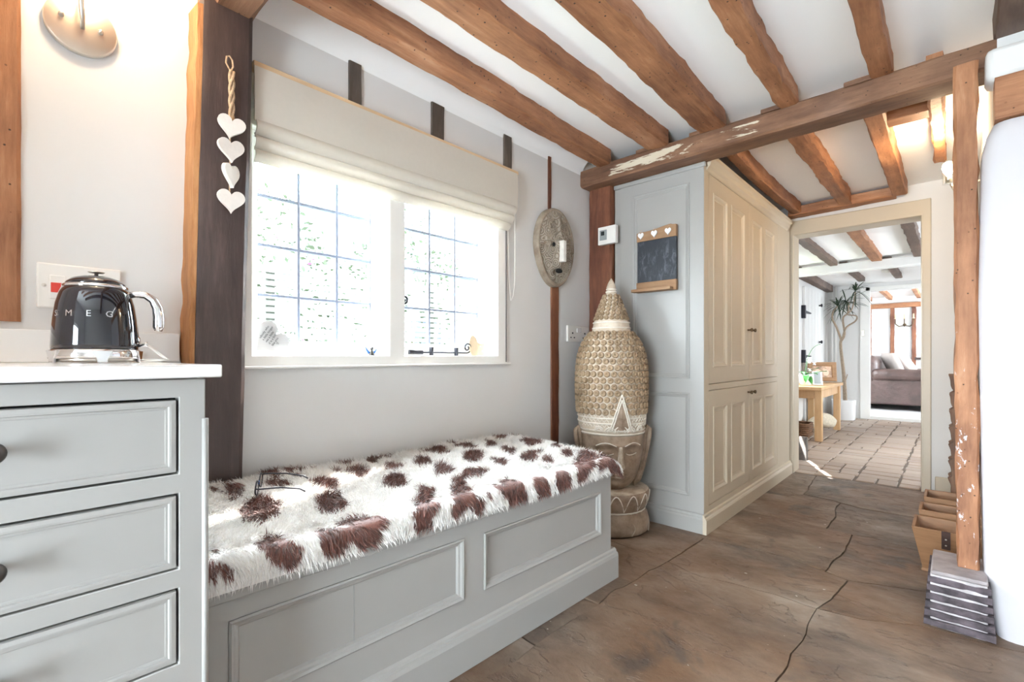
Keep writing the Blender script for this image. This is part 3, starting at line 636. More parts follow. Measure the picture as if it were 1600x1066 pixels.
MB().prism([(-.025, 0), (.02, 0), (.028, .02), (.04, .045), (.03, .05), (.022, .075), (0, .068), (-.025, .078)], lambda a, b, d: (-1.85 + d, 1.735 + a, .998 + b), -.005, .005).build('cut_out', M['palewood'], hb, bevel=.002)
for a, b in ((-.005, .055), (.008, .03)): MB().lathe([(.004, .005), (.004, .0075), (.0005, .008)], (-1.85, 1.735 + a, .998 + b), 10, 'x').build('dot', M['ceramic'], hb)

# ------------------------------------------------------------------ window seat
be = thing('window_seat', 'pale grey panelled window seat box under the window', 'bench', (-1.45, 1.08, 0)); be.rotation_euler.z = -.025
PA, PB = (.345, 1.015, .218, .415), (1.102, 1.792, .218, .408)
MB().plate(FX(-1.15, -1), .285, 1.874, .09, .462, 0, .022, [PA, PB]).build('front_frame', M['paint'], be, bevel=.002)
MB().box(-1.655, -1.172, .285, 1.874, .02, .458).build('carcass', M['paint'], be, bevel=.003)
for p in (PA, PB):
    q = MB().box(-1.170, -1.160, p[0], p[1], p[2], p[3]).build('panel', M['paint'], be)
    MB().mould(FX(-1.160, 1), *p, [(0, .0), (0, .013), (.004, .016), (.010, .013), (.013, .008), (.02, .006), (.024, 0)]).build('moulding', M['paint'], q)
MB().box(-1.1602, -1.1590, .6435, .645, .222, .411).build('panel_joint', M['greyscreen'], be)
mb = MB(); sk = [(-1.13, 0), (-1.13, .10), (-1.134, .112), (-1.141, .116), (-1.143, .124), (-1.15, .13), (-1.17, .13), (-1.17, 0)]
mb.loft([[(x, y, z) for x, z in sk] for y in (.285, 1.905)]); mb.box(-1.75, -1.136, 1.876, 1.9045, .001, .105).build('skirting', M['paint'], be)
MB().box(-1.75, -1.140, .585, 1.880, .462, .490).box(-1.655, -1.140, .285, .585, .462, .490).build('lid', M['paint'], be, bevel=.004)

# cow print fur cover
SP = [float(q) for q in '''0.453 -1.695 0.012 0.013 -0.009 0.034;0.500 -1.666 0.023 0.024 -0.021 0.071;0.510 -1.799 0.026 0.027 -0.007 0.027;0.660 -1.803 0.024 0.026 -0.027 0.073;0.743 -1.824 0.023 0.025 -0.018 0.044;0.802 -1.813 0.010 0.011 -0.014 0.031;0.685 -1.912 0.032 0.035 -0.017 0.046;0.622 -1.639 0.032 0.034 -0.015 0.041;0.725 -1.704 0.013 0.013 -0.009 0.023;0.486 -1.389 0.038 0.041 -0.038 0.109;0.926 -1.965 0.034 0.036 -0.027 0.057;0.954 -1.841 0.023 0.025 -0.025 0.047;1.105 -1.857 0.023 0.025 -0.042 0.071;0.918 -1.662 0.024 0.026 -0.033 0.059;0.864 -1.707 0.013 0.014 -0.015 0.029;0.746 -1.557 0.031 0.033 -0.028 0.059;0.677 -1.350 0.030 0.032 -0.046 0.092;1.058 -1.641 0.032 0.034 -0.024 0.037;0.950 -1.446 0.028 0.030 -0.061 0.092;1.196 -1.912 0.026 0.028 -0.035 0.055;1.254 -1.898 0.010 0.011 -0.019 0.028;1.180 -1.613 0.024 0.025 -0.048 0.066;1.366 -1.759 0.032 0.035 -0.047 0.061;1.378 -1.918 0.017 0.018 -0.025 0.036;1.318 -1.791 0.013 0.015 -0.019 0.027;1.518 -1.746 0.033 0.034 -0.037 0.042;1.647 -1.718 0.021 0.023 -0.062 0.064;1.153 -1.449 0.026 0.027 -0.060 0.075;1.404 -1.536 0.032 0.034 -0.075 0.082;1.180 -1.318 0.028 0.031 -0.049 0.055;1.254 -1.321 0.015 0.016 -0.030 0.032;1.862 -1.860 0.030 0.032 -0.051 0.052;2.003 -1.852 0.031 0.033 -0.044 0.040;1.879 -1.633 0.032 0.034 -0.096 0.084;2.107 -1.771 0.016 0.018 -0.039 0.033;1.616 -1.539 0.022 0.023 -0.066 0.063;1.402 -1.376 0.022 0.024 -0.043 0.043;1.561 -1.368 0.033 0.036 -0.051 0.045;1.667 -1.426 0.022 0.023 -0.039 0.033;1.601 -1.283 0.015 0.016 -0.039 0.032;1.862 -1.465 0.019 0.021 -0.047 0.037;1.763 -1.313 0.019 0.020 -0.051 0.037;2.015 -1.438 0.040 0.042 -0.065 0.046;2.054 -1.587 0.018 0.020 -0.043 0.033;1.127 -1.967 0.027 0.028 -0.026 0.046;1.530 -1.900 0.024 0.026 -0.025 0.030;0.449 -1.556 0.007 0.009 -0.005 0.018;0.449 -1.152 0.042 0.012 0.000 0.032;0.568 -1.139 0.037 0.011 0.000 0.038;0.652 -1.148 0.044 0.011 0.000 0.040;0.707 -1.153 0.015 0.003 0.000 0.018;0.888 -1.207 0.021 0.023 -0.071 0.072;0.847 -1.099 0.031 0.008 0.000 0.016;1.035 -1.212 0.025 0.028 -0.087 0.078;1.048 -1.129 0.027 0.005 0.000 0.022;1.172 -1.155 0.026 0.005 0.000 0.026;1.229 -1.130 0.039 0.008 0.000 0.057;1.361 -1.119 0.046 0.008 0.000 0.043;1.490 -1.122 0.037 0.006 0.000 0.041;1.715 -1.202 0.027 0.029 -0.131 0.068;1.821 -1.177 0.024 0.026 -0.103 0.048;1.842 -1.115 0.053 0.008 0.000 0.037;1.105 -1.145 0.011 0.002 0.000 0.011;0.289 -1.140 0.015 0.005 0.000 0.023;0.315 -1.126 0.018 0.006 0.000 0.011;0.322 -1.185 0.007 0.007 -0.003 0.013'''.replace(';', ' ').split()]
SP = np.array(SP).reshape(-1, 6); SP[-19:, 1] += .024; SP[-19:, 5] *= 1.35; SP[-19:, 2] *= 1.1
k = np.clip((-1.15 - SP[:, 1]) / .75, 0, 1.1) * .07; SP[:, 0] *= 1 - k; SP[:, 1] *= 1 - k; SP[:, 2:] *= (1 - k)[:, None]
def spot_val(y, s):
    best = -9.0; w = noise.noise_vector(Vector((y * 14, s * 14, 0))) ; w2 = noise.noise_vector(Vector((y * 45, s * 45, 2)))
    y = y + w.x * .022 + w2.x * .008; s = s + w.y * .022 + w2.y * .008
    dy, ds = y - SP[:, 0], s - SP[:, 1]; det = SP[:, 2] * SP[:, 5] - SP[:, 3] * SP[:, 4]
    p = (dy * SP[:, 5] - ds * SP[:, 4]) / det; q = (-dy * SP[:, 3] + ds * SP[:, 2]) / det
    return float(np.min(p * p + q * q)) < 1.0
FY0, FY1, SB, SF = .288, 1.90, -1.752, -1.068
def fur_pt(y, s):
    """s = x on the top, carries on over the front edge"""
    t = min(max((y - 1.80) / .10, 0), 1); drop = .03 * t * t
    ztop = .553 + .026 * min(1, max(0, (-1.16 - s) / .5)) + .005 * math.sin(y * 7 + s * 5) + .016 * min(1, max(0, (1.1 - y) / .8))
    R = .032; xs = -1.148
    if y < .59: s = max(s, -1.640)
    if s <= xs: return Vector((s, y, ztop - drop)), Vector((0, .25 * t, 1)).normalized()
    a = (s - xs) / R
    if a < P90: return Vector((xs + R * math.sin(a), y, ztop - drop - R + R * math.cos(a))), Vector((math.sin(a), .3 * t, math.cos(a))).normalized()
    return Vector((xs + R, y, ztop - drop - R - (s - xs - R * P90))), Vector((1, .3 * t, 0)).normalized()
cov = thing('fur_throw', 'shaggy white and chocolate cow print throw on the window seat', 'throw', (-1.45, 1.08, .49)); cov.rotation_euler.z = -.025
NY, NS = 120, 60; vs, fs, sp = [], [], []
for i in range(NY + 1):
    for j in range(NS + 1):
        y = FY0 + (FY1 - FY0) * i / NY; s = SB + (SF - SB) * j / NS; p, n = fur_pt(y, s); vs.append(p); sp.append(1.0 if spot_val(y, s) else 0.0)
for i in range(NY):
    for j in range(NS): a = i * (NS + 1) + j; fs.append((a, a + NS + 1, a + NS + 2, a + 1))
nb = len(vs); low = []
for i in range(NY + 1): low.append(len(vs)); vs.append(Vector((-1.125, FY0 + (FY1 - FY0) * i / NY, .4905))); sp.append(0)
for i in range(NY): fs.append((i * (NS + 1) + NS, (i + 1) * (NS + 1) + NS, low[i + 1], low[i]))
for j in range(NS + 1): vs.append(Vector((vs[NY * (NS + 1) + j].x, FY1 - .004, .491))); sp.append(0)
e0 = len(vs) - NS - 1
for j in range(NS): fs.append((NY * (NS + 1) + j, NY * (NS + 1) + j + 1, e0 + j + 1, e0 + j))
o = MB().add(vs, fs).build('hide', M['fur'], cov, smooth=True)
at = o.data.attributes.new('spot', 'FLOAT', 'POINT'); at.data.foreach_set('value', sp)
at = o.data.attributes.new('tone', 'FLOAT', 'POINT'); at.data.foreach_set('value', [.85] * len(sp))
rnd = random.Random(12); NF = 80000; fv = np.zeros((NF * 5, 3), np.float32); fsp = np.zeros(NF * 5, np.float32); ftn = np.zeros(NF * 5, np.float32); coff = OFF['fur_throw']
for q in range(NF):
    y = rnd.uniform(FY0 + .004, FY1); s = rnd.uniform(SB, SF)
    if rnd.random() < .035: y = FY1 - rnd.random() ** 2 * .01
    p, n = fur_pt(y, s); w = noise.noise_vector(Vector((y * 9, s * 9, 5.0))); cl = noise.noise_vector(Vector((y * 40, s * 40, 7.0)))
    edge = max(0, min(1, (s + 1.22) / .1))
    flow = Vector((.35 + w.x * .9, -.25 + w.y * 1.1, -.9 * edge)) + Vector((rnd.gauss(0, .25), rnd.gauss(0, .25), 0)) + cl * .5
    if y > 1.87: flow += Vector((0, .9, -.7))
    d = (n * (.50 - .15 * edge) + flow * .75).normalized(); L = rnd.uniform(.017, .031) * (1 - .12 * edge)
    side = d.cross(Vector((rnd.gauss(0, 1), rnd.gauss(0, 1), rnd.gauss(0, 1)))).normalized() * rnd.uniform(.0007, .0013)
    d2 = (d + flow * .35 + Vector((0, 0, -.35))).normalized(); m1 = p + d * L * .55; tip = m1 + d2 * L * .5
    if s > -1.1 and tip.x < -1.116: tip.x = -1.112
    tip.y = max(tip.y, FY0); m1.y = max(m1.y, FY0); b = q * 5
    fv[b] = p - side - coff; fv[b + 1] = p + side - coff; fv[b + 2] = m1 + side * .85 - coff; fv[b + 3] = m1 - side * .85 - coff; fv[b + 4] = tip - coff
    fsp[b:b + 5] = 1.0 if spot_val(y, s) else 0.0; ftn[b:b + 5] = rnd.random()
me = bpy.data.meshes.new('fur_strands'); me.vertices.add(NF * 5); me.vertices.foreach_set('co', fv.ravel())
base = (np.arange(NF) * 5)[:, None]; loops = np.concatenate([base + 0, base + 1, base + 2, base + 3, base + 3, base + 2, base + 4], 1).ravel().astype(np.int32)
me.loops.add(NF * 7); me.loops.foreach_set('vertex_index', loops); me.polygons.add(NF * 2)
ls = np.stack([np.arange(NF) * 7, np.arange(NF) * 7 + 4], 1).ravel().astype(np.int32); me.polygons.foreach_set('loop_start', ls); me.update(calc_edges=True); me.validate()
for nme, arr in (('spot', fsp), ('tone', ftn)):
    a = me.attributes.new(nme, 'FLOAT', 'POINT'); a.data.foreach_set('value', arr)
me.materials.append(M['fur']); me.shade_smooth(); o = link(bpy.data.objects.new('fur_strands', me)); o.parent = cov; o['kind'] = 'stuff'

# spectacles on the fur
gl = thing('spectacles', 'pair of dark blue framed spectacles lying on the fur', 'glasses', (-1.50, .525, .605))
gm = plane_mtx((-1.505, .515, .622), (.80, -.42, -.10), (.10, -.05, 1.0))
def G(a, b, c=0): return gm @ Vector((a, b, c))
for s in (-1, 1):
    rim = [G(s * .034 + .027 * math.cos(t) * (1 + .08 * math.cos(2 * t)), .019 * math.sin(t) * (1 + .1 * math.cos(4 * t))) for t in [6.283 * i / 24 for i in range(24)]]
    MB().tube(rim, .0020, 6, True).build('rim', M['iron'], gl, smooth=True)
    lm = MB(); lm.prism([(s * .034 + .026 * math.cos(6.283 * i / 20), .018 * math.sin(6.283 * i / 20)) for i in range(20)], lambda a, b, d: G(a, b, d), -.0006, .0006).build('lens', M['glass'], gl)
    MB().tube([G(s * .062, .008), G(s * .066, .008, -.01), G(s * .060, .006, -.065), G(s * .056, -.004, -.115), G(s * .055, -.014, -.13)], .0022, 6).build('temple', M['iron'], gl, smooth=True)
MB().tube([G(-.009, .004), G(0, .009), G(.009, .004)], .0022, 6).build('bridge', M['bluestone'], gl, smooth=True)

# ------------------------------------------------------------------ drawer cabinet, worktop, upstand
dr = thing('drawer_cabinet', 'pale grey drawer cabinet under the white worktop', 'cabinet', (-1.4, 0, 0))
DZ = ((.780, .923), (.602, .744), (.425, .567), (.248, .390))
MB().plate(FX(-1.06, -1), -.28, .266, .0, .957, 0, .03, [(-.232, .223, a, b) for a, b in DZ]).build('face_frame', M['paint'], dr, bevel=.002)
MB().box(-1.76, -1.09, -.28, .262, 0, .957).build('carcass', M['gap'], dr)
MB().box(-1.75, -1.088, .2622, .266, 0, .957).build('side_panel', M['paint'], dr)
MB().tube([(-1.061, .2655, .88), (-1.061, .2655, .12)], .006, 8).build('corner_bead', M['paint'], dr, smooth=True)
for a, b in DZ:
    d = MB().box(-1.085, -1.064, -.2285, .2195, a + .0035, b - .0045).build('drawer_front', M['paint'], dr, bevel=.0015)
    MB().mould(FX(-1.064, 1), -.2285, .2195, a + .0035, b - .0045, [(.0005, 0), (.001, .004), (.008, .0048), (.0115, .0045), (.013, .001), (.0165, .001), (.018, .0005)]).build('moulding', M['paint'], d)
    kn = MB().lathe([(.008, 0), (.007, .010), (.006, .014), (.012, .018), (.0165, .022), (.0175, .027), (.0155, .031), (.010, .0335), (.0005, .034)], (-1.0645, -.014, (a + b) / 2 + .004), 24, 'x').build('knob', M['pewter'], d, smooth=True)
tag(MB().box(-1.778, -1.03, -.73, .287, .960, .984).build('worktop', M['quartz'], bevel=.003), 'white stone worktop carrying the kettle', 'worktop')
tag(MB().box(-1.779, -1.757, -.73, .372, .9845, 1.07).build('upstand', M['quartz'], bevel=.002), 'white upstand strip along the wall behind the kettle', 'upstand')

# kettle
KC = Vector((-1.575, .158, .9845)); ke = thing('kettle', 'glossy black retro kettle with chrome handle on the worktop', 'kettle', KC)
MB().lathe([(.088, .010), (.089, .013), (.0885, .030), (.086, .033), (.083, .033), (.083, .010)], KC, 48).build('base_ring', M['chrome'], ke, bevel=.001, smooth=True)
MB().lathe([(.080, .003), (.082, .006), (.080, .014), (.07, .016)], KC, 40).build('power_base', M['nickel'], ke, smooth=True)
MB().lathe([(.070, .028), (.0845, .034), (.0845, .045), (.083, .075), (.0805, .11), (.076, .145), (.070, .170), (.064, .187), (.05, .188)], KC, 64).build('body', M['black_enamel'], ke, smooth=True)
MB().lathe([(.0642, .186), (.0645, .190), (.062, .193), (.058, .193)], KC, 48).build('lid_band', M['chrome'], ke, smooth=True)
lid = MB().lathe([(.0605, .191), (.057, .199), (.047, .208), (.03, .2145), (.012, .217), (.0005, .2175)], KC, 48).build('lid', M['black_enamel'], ke, smooth=True)
MB().lathe([(.004, .216), (.004, .223), (.014, .2245), (.017, .2265), (.012, .2285), (.0005, .229)], KC, 20).build('lid_knob', M['nickel'], lid, smooth=True)
ha = math.atan2(.94, .34); hv = Vector((math.cos(ha), math.sin(ha), 0))
def K(r, z): return KC + hv * r + Vector((0, 0, z))
MB().tube([K(.062, .172), K(.080, .176), K(.100, .174), K(.116, .162), K(.124, .142), K(.127, .118), K(.1265, .092), K(.126, .082)], [.008, .009, .0095, .0105, .0115, .0125, .0125, .009], 16).build('handle', M['chrome'], ke, smooth=True)
MB().prism([(-.008, .05), (.008, .05), (.011, .1), (.009, .15), (-.009, .15), (-.011, .1)], lambda a, b, d: KC + hv * (.0855 - .25 * max(0, b - .08) + d) + hv.cross(Vector((0, 0, 1))) * a + Vector((0, 0, b)), -.012, .001).build('water_gauge', M['darkglass'], ke, bevel=.002)
MB().lathe([(.010, 0), (.010, .003), (.0005, .004)], (0, 0, 0), 14, 'x').build('switch_plate', M['chrome'], ke, smooth=True)
bpy.data.objects['switch_plate'].data.transform(Matrix.Translation(hv * .0825 + Vector((0, 0, .056))) @ Matrix.Rotation(ha - .25, 4, 'Z') @ Matrix.Translation(Vector(KC)))
MB().tube([K(.082, .042), K(.098, .046), K(.104, .047)], [.004, .004, .007], 10).build('switch_lever', M['chrome'], ke, smooth=True)
for i in range(3):
    a = math.atan2(-.158, 1.575) + (-1.1, .12, 1.3)[i]
    d = Vector((math.cos(a), math.sin(a), 0)); t = Vector((-d.y, d.x, 0)); c = KC + d * .0875
    MB().prism([(-.022, .03), (.022, .03), (.012, .012), (.009, 0), (-.009, 0), (-.012, .012)], lambda p, q, e: c + t * p + d * e + Vector((0, 0, q)), -.004, .003).build('foot', M['chrome'], ke, bevel=.0015)
for ch, deg in (('S', -62), ('M', -37), ('E', -10), ('G', 17)):
    a = math.atan2(-.158, 1.575) + math.radians(deg); d = Vector((math.cos(a), math.sin(a), .055)).normalized(); t = Vector((-math.sin(a), math.cos(a), 0)); up = d.cross(t)
    put_text(ch, .021, M['chrome'], ke, plane_mtx(KC + Vector((d.x, d.y, 0)) * .0802 + Vector((0, 0, .117)), t, up), .0012, 'letter')
MB().tube([K(.105, .044), K(.115, .034), K(.14, .012), K(.150, .006), K(.13, .005), K(.08, .005)], .003, 8).build('power_cord', M['plastic'], ke, smooth=True)
sw = thing('cooker_switch', 'white switch plate with red rocker behind the kettle', 'switch', (WL, .145, 1.19))
MB().box(-1.785, -1.768, .058, .232, 1.13, 1.25).build('plate', M['plastic'], sw, bevel=.004)
MB().box(-1.770, -1.764, .083, .113, 1.155, 1.218).build('rocker', M['plastic'], sw, bevel=.002)
MB().prism([(.085, 1.172), (.111, 1.172), (.111, 1.198), (.085, 1.198)], FX(-1.764, 1), -.004, .003).build('red_mark', M['red'], sw, bevel=.001)
MB().lathe([(.005, 0), (.005, .002), (.0005, .003)], (-1.769, .072, 1.19), 10, 'x').build('screw', M['nickel'], sw)

# wall lamp over the worktop
la = thing('wall_lamp', 'brushed metal wall lamp with round back plate above the kettle', 'lamp', (WL, .146, 1.915))
MB().lathe([(.077, 0), (.077, .014), (.075, .018), (.0005, .0185)], (WL - .002, .146, 1.915), 56, 'x').build('back_plate', M['nickel'], la, bevel=.001, smooth=True)
for y, z in ((.105, 1.925), (.186, 1.915)): MB().lathe([(.0065, 0), (.006, .006), (.0045, .010), (.0005, .012)], (WL + .0165, y, z), 14, 'x').build('screw_knob', M['nickel'], la, smooth=True)
MB().tube([(WL + .015, .148, 1.908), (WL + .04, .146, 1.93), (WL + .05, .143, 1.955), (WL + .055, .141, 1.99), (WL + .055, .141, 2.06)], [.005, .006, .006, .009, .009], 12).build('stem', M['nickel'], la, smooth=True)
MB().lathe([(.012, 0), (.03, .006), (.045, .05), (.05, .12), (.048, .12), (.043, .05), (.028, .01), (.010, .004)], (WL + .055, .141, 2.06), 28).build('glass_shade', M['glass'], la, smooth=True)
MB().lathe([(.008, .01), (.018, .03), (.022, .05), (.018, .07), (.0005, .08)], (WL + .055, .141, 2.06), 20).build('bulb', M['bulb'], la, smooth=True)
def lamp_light(name, loc, power, parent):
    l = bpy.data.lights.new(name, 'POINT'); l.energy = power; l.color = (1.0, .76, .48); l.shadow_soft_size = .03
    o = link(bpy.data.objects.new(name, l)); o.location = loc; return o
lamp_light('wall_lamp_light', (WL + .15, .15, 2.12), 2.2, la)

# string of hearts on the post
hg = thing('heart_garland', 'string of four whitewashed wooden hearts on the dark post', 'garland', (-1.68, .487, 1.45))
MB().tube([(-1.677, .489, 1.905), (-1.675, .476, 1.925), (-1.675, .478, 1.945), (-1.675, .486, 1.95), (-1.675, .494, 1.94), (-1.675, .496, 1.92), (-1.676, .491, 1.905)], .0026, 6).build('hanging_loop', M['rope'], hg)
for s in (-1, 0, 1): MB().tube([(-1.674 + .003 * math.sin(t * 8 + s * 2), .492 + .006 * math.cos(t * 9 + s * 2.1), 1.905 - t * .165) for t in [i / 24 for i in range(25)]], .0045, 6).build('jute_strand', M['rope'], hg, smooth=True)
MB().tube([(-1.678, .489, 1.74), (-1.678, .487, 1.48)], .0022, 6).build('cord', M['rope'], hg)
for z, rz, rx in ((1.718, -.1, -.12), (1.645, .15, .05), (1.566, .75, .12), (1.485, .0, .0)):
    mt = Matrix.Translation((-1.662, .487, z)) @ Matrix.Rotation(rz, 4, 'Z') @ Matrix.Rotation(rx, 4, 'X')
    MB().prism(heart_poly(.078, .072), lambda a, b, d: mt @ Vector((d, a, b)), -.006, .006).build('heart', M['whiteheart'], hg, bevel=.004)

# ------------------------------------------------------------------ carved mask, socket, thermostat
mk = thing('carved_mask', 'oval carved wooden mask with a white nose hanging on the window wall', 'mask', (WL, 2.265, 1.65))
MC = Vector((WL + .002, 2.262, 1.652)); HW, HH = .178, .235
def mask_xy(t, f):
    c, s = math.cos(t), math.sin(t); w = HW * (1.0 + .12 * s) if s < 0 else HW * (1.0 + .02 * s)
    return c * w * f, s * HH * f
mb = MB(); rings = []; NT = 72
levels = [(1.0, 0), (1.0, .028), (.985, .036), (.95, .040), (.93, .037), (.92, .036)] + [(.92 * (1 - i / 14), .036 + .03 * (1 - (1 - i / 14) ** 2)) for i in range(1, 14)]
for f, h in levels:
    ring = []
    for k in range(NT):
        a, b = mask_xy(2 * math.pi * k / NT, f); d = h
        if f < .93:
            brow = .0 + .055 - (a / HW) ** 2 * .085; e = b + .005 - brow
            d += .010 * math.exp(-(e / .012) ** 2) + (-.012 if e < 0 else 0) * (1 / (1 + math.exp(e * 150))) * 2 / 2
            d += .020 * math.exp(-(a / .030) ** 2) * (1 if -.13 < b < .03 else 0) + .008 * math.exp(-(a / .012) ** 2) * (1 if b > .05 else 0)
            for s in (-1, 1): d -= .016 * math.exp(-(((a - s * .047) / .016) ** 2 + ((b - .008) / .012) ** 2))
            d -= .03 * math.exp(-(((a - .0) / .030) ** 2 + ((b + .142) / .016) ** 2) ** 2)
        ring.append((MC.x + d, MC.y + a, MC.z + b))
    rings.append(ring)
mb.loft(rings).build('mask_body', M['mask'], mk, smooth=True)
MB().loft([[(MC.x + h, MC.y + mask_xy(2 * math.pi * k / NT, f)[0], MC.z + mask_xy(2 * math.pi * k / NT, f)[1]) for k in range(NT)] for f, h in ((1.002, .0), (1.004, .028), (.988, .0375), (.945, .0415), (.915, .038))], caps=False).build('rim', M['maskrim'], mk, smooth=True)
MB().tube([(MC.x + .062 - .02 * (a / .15) ** 2, MC.y + a, MC.z + .052 - (a / HW) ** 2 * .085) for a in [-.15 + .3 * i / 20 for i in range(21)]], .007, 8).build('brow_ridge', M['maskrim'], mk, smooth=True)
MB().box(MC.x + .050, MC.x + .098, MC.y - .014, MC.y + .016, MC.z - .092, MC.z + .035).build('nose', M['shell'], mk, bevel=.005)
for s in (-1, 1): MB().lathe([(.013, 0), (.012, .004), (.0005, .005)], (MC.x + .0505, MC.y + s * .047, MC.z + .010), 14, 'x').build('eye', M['gap'], mk, smooth=True)
MB().prism(oval(.05, .026), lambda a, b, d: (MC.x + .047 + d, MC.y + a, MC.z - .155 + b), 0, .012).build('mouth', M['gap'], mk)
def spiral_line(cy, cz, r, turns, sgn=1):
    pts = []
    for i in range(30):
        t = i / 29; a = sgn * turns * 6.283 * t; rr = r * (1 - t * .85); y, z = cy + rr * math.cos(a), cz + rr * math.sin(a)
        f = math.hypot(y / HW, z / HH); pts.append((MC.x + .038 + .03 * (1 - min(1, f / .92) ** 2), MC.y + y, MC.z + z))
    return pts
for cy, cz, r in ((-.06, .085, .035), (.07, .10, .03), (-.07, .15, .028), (.02, .15, .03), (.06, .17, .022), (-.02, .195, .02), (-.095, .055, .02), (.105, .05, .022)):
    MB().tube(spiral_line(cy, cz, r, 2.2), .0028, 5).build('carved_scroll', M['maskrim'], mk)
so = thing('wall_socket', 'white double wall socket beside the statue', 'socket', (WL, 2.53, 1.145))
MB().box(WL - .004, WL + .012, 2.41, 2.645, 1.093, 1.195).build('plate', M['plastic'], so, bevel=.003)
MB().box(WL + .011, WL + .018, 2.505, 2.55, 1.153, 1.18).build('rocker', M['ceramic'], so, bevel=.002)
for y in (2.46, 2.595):
    MB().box(WL + .0115, WL + .013, y - .006, y + .006, 1.143, 1.153).build('pin_hole', M['gap'], so)
    for e in (-.018, .018): MB().box(WL + .0115, WL + .013, y + e - .006, y + e + .006, 1.116, 1.123).build('pin_hole', M['gap'], so)
th = thing('thermostat', 'white thermostat box fixed to the corner post', 'thermostat', (-1.62, 2.585, 1.76))
MB().box(-1.685, -1.555, 2.622, 2.655, 1.718, 1.832).build('case', M['plastic'], th, bevel=.004)
MB().box(-1.67, -1.618, 2.618, 2.623, 1.745, 1.81).build('dial_panel', M['greyscreen'], th, bevel=.002)
MB().box(-1.658, -1.634, 2.615, 2.619, 1.775, 1.80).build('display', M['darkglass'], th, bevel=.001)

# ------------------------------------------------------------------ carved statue
SCN = Vector((-1.482, 2.45, 0)); FA = math.radians(-43)
sb = thing('carved_statue', 'tall whitewashed carved head statue with pointed headdress on a lotus base', 'statue', SCN)
def interp(prof, z):
    for (z0, r0), (z1, r1) in zip(prof, prof[1:]):
        if z0 <= z <= z1:
            t = (z - z0) / (z1 - z0); t = t * t * (3 - 2 * t) if False else t; return r0 + (r1 - r0) * t
    return prof[-1][1]
HAIR = [(.555, .188), (.60, .192), (.70, .198), (.80, .203), (.88, .203), (.95, .199), (1.01, .190), (1.06, .174), (1.10, .152), (1.135, .124), (1.15, .112), (1.165, .108), (1.20, .103), (1.22, .092), (1.26, .077), (1.30, .062), (1.34, .046), (1.375, .030), (1.385, .026), (1.40, .025), (1.405, .028), (1.43, .020), (1.455, .006), (1.462, .001)]
MB().lathe([(r, z) for z, r in HAIR], SCN, 64).build('headdress', M['headdress'], sb, smooth=True)
for z in (1.165, 1.197, 1.38, 1.395, .565, .585, .625, .655): 
    r = interp(HAIR, z) + .001; MB().tube([SCN + Vector((r * math.cos(6.283 * i / 48), r * math.sin(6.283 * i / 48), z)) for i in range(48)], .0045, 6, True).build('carved_band', M['lime'], sb, smooth=True)
# rows of carved curls
cb = MB(); z = .68; row = 0
sph = []
for j in range(5):
    for i in range(10): sph.append((math.cos(j / 4 * P90) , 6.283 * i / 10, math.sin(j / 4 * P90)))
def add_curl(z, a, r, sz, tilt):
    d = Vector((math.cos(a), math.sin(a), 0)); t = Vector((-d.y, d.x, 0)); u = Vector((0, 0, 1)); n = (d + u * tilt).normalized(); up = n.cross(t) * -1 if n.cross(t).z < 0 else n.cross(t)
    c = SCN + d * r + u * z; rings = []
    for rr, h in ((1.0, -.004), (.98, .006), (.80, .012), (.45, .012), (.30, .008), (.12, .006)):
        rings.append([c + t * sz * rr * math.cos(6.283 * k / 9) + up * sz * rr * math.sin(6.283 * k / 9) + n * h for k in range(9)])
    cb.loft(rings)
zz = .688
while zz < 1.36:
    if 1.135 < zz < 1.215: zz = 1.222
    r = interp(HAIR, zz); step = .0385 if zz < 1.1 else .034 if zz < 1.2 else .030; sz = step * .47; n = max(5, int(6.283 * r / (step * .98)))
    r2 = interp(HAIR, zz + .01); tilt = (r - r2) / .01
    for k in range(n): add_curl(zz, (k + .5 * (row % 2)) * 6.283 / n, r, sz, max(-.2, min(1.2, tilt)))
    row += 1; zz += step * .92 / math.sqrt(1 + min(1.2, max(0, tilt)) ** 2)
o = cb.build('hair_curls', M['curl'], sb, smooth=True); o['kind'] = 'stuff'
# face: turned radial surface
def face_r(z, th):
    base = interp([(.235, .085), (.25, .105), (.28, .128), (.32, .148), (.38, .166), (.45, .178), (.52, .185), (.575, .188)], z)
    g = lambda t0, z0, st, sz: math.exp(-((th - t0) / st) ** 2 - ((z - z0) / sz) ** 2); d = 0
    d += .014 * math.exp(-(th / .10) ** 2) * (1 / (1 + math.exp(-(z - .362) / .006))) * (1 / (1 + math.exp((z - .50) / .015))) * (1.25 - (z - .36) * 3.5)
    d += .014 * g(.11, .372, .07, .014) + .014 * g(-.11, .372, .07, .014)
    for s in (-1, 1):
        d -= .032 * g(s * .40, .462, .20, .030); d += .022 * g(s * .42, .463, .17, .016)
        zb = .508 - .10 * (abs(th) - .35) ** 2
        d += .007 * math.exp(-((z - zb) / .007) ** 2) * (1 if .1 < s * th < .75 else 0)
        d += .008 * g(s * .5, .37, .22, .04)
    d += .022 * g(0, .339, .19, .008) + .020 * g(0, .316, .15, .009) - .010 * g(0, .328, .24, .003) - .006 * g(0, .298, .25, .010) + .014 * g(0, .268, .22, .016)
    return base + d
rings = []
for i in range(90):
    z = .235 + (.575 - .235) * i / 89
    rings.append([SCN + Vector((face_r(z, th) * math.cos(FA + th), face_r(z, th) * math.sin(FA + th), z)) for th in [(-math.pi + 6.283 * k / 110) for k in range(110)]])
fc = MB().loft(rings).build('face', M['statueface'], sb, smooth=True)
def fpt(th, z, out=.0): r = face_r(z, th) + out; return SCN + Vector((r * math.cos(FA + th), r * math.sin(FA + th), z))
rings = []
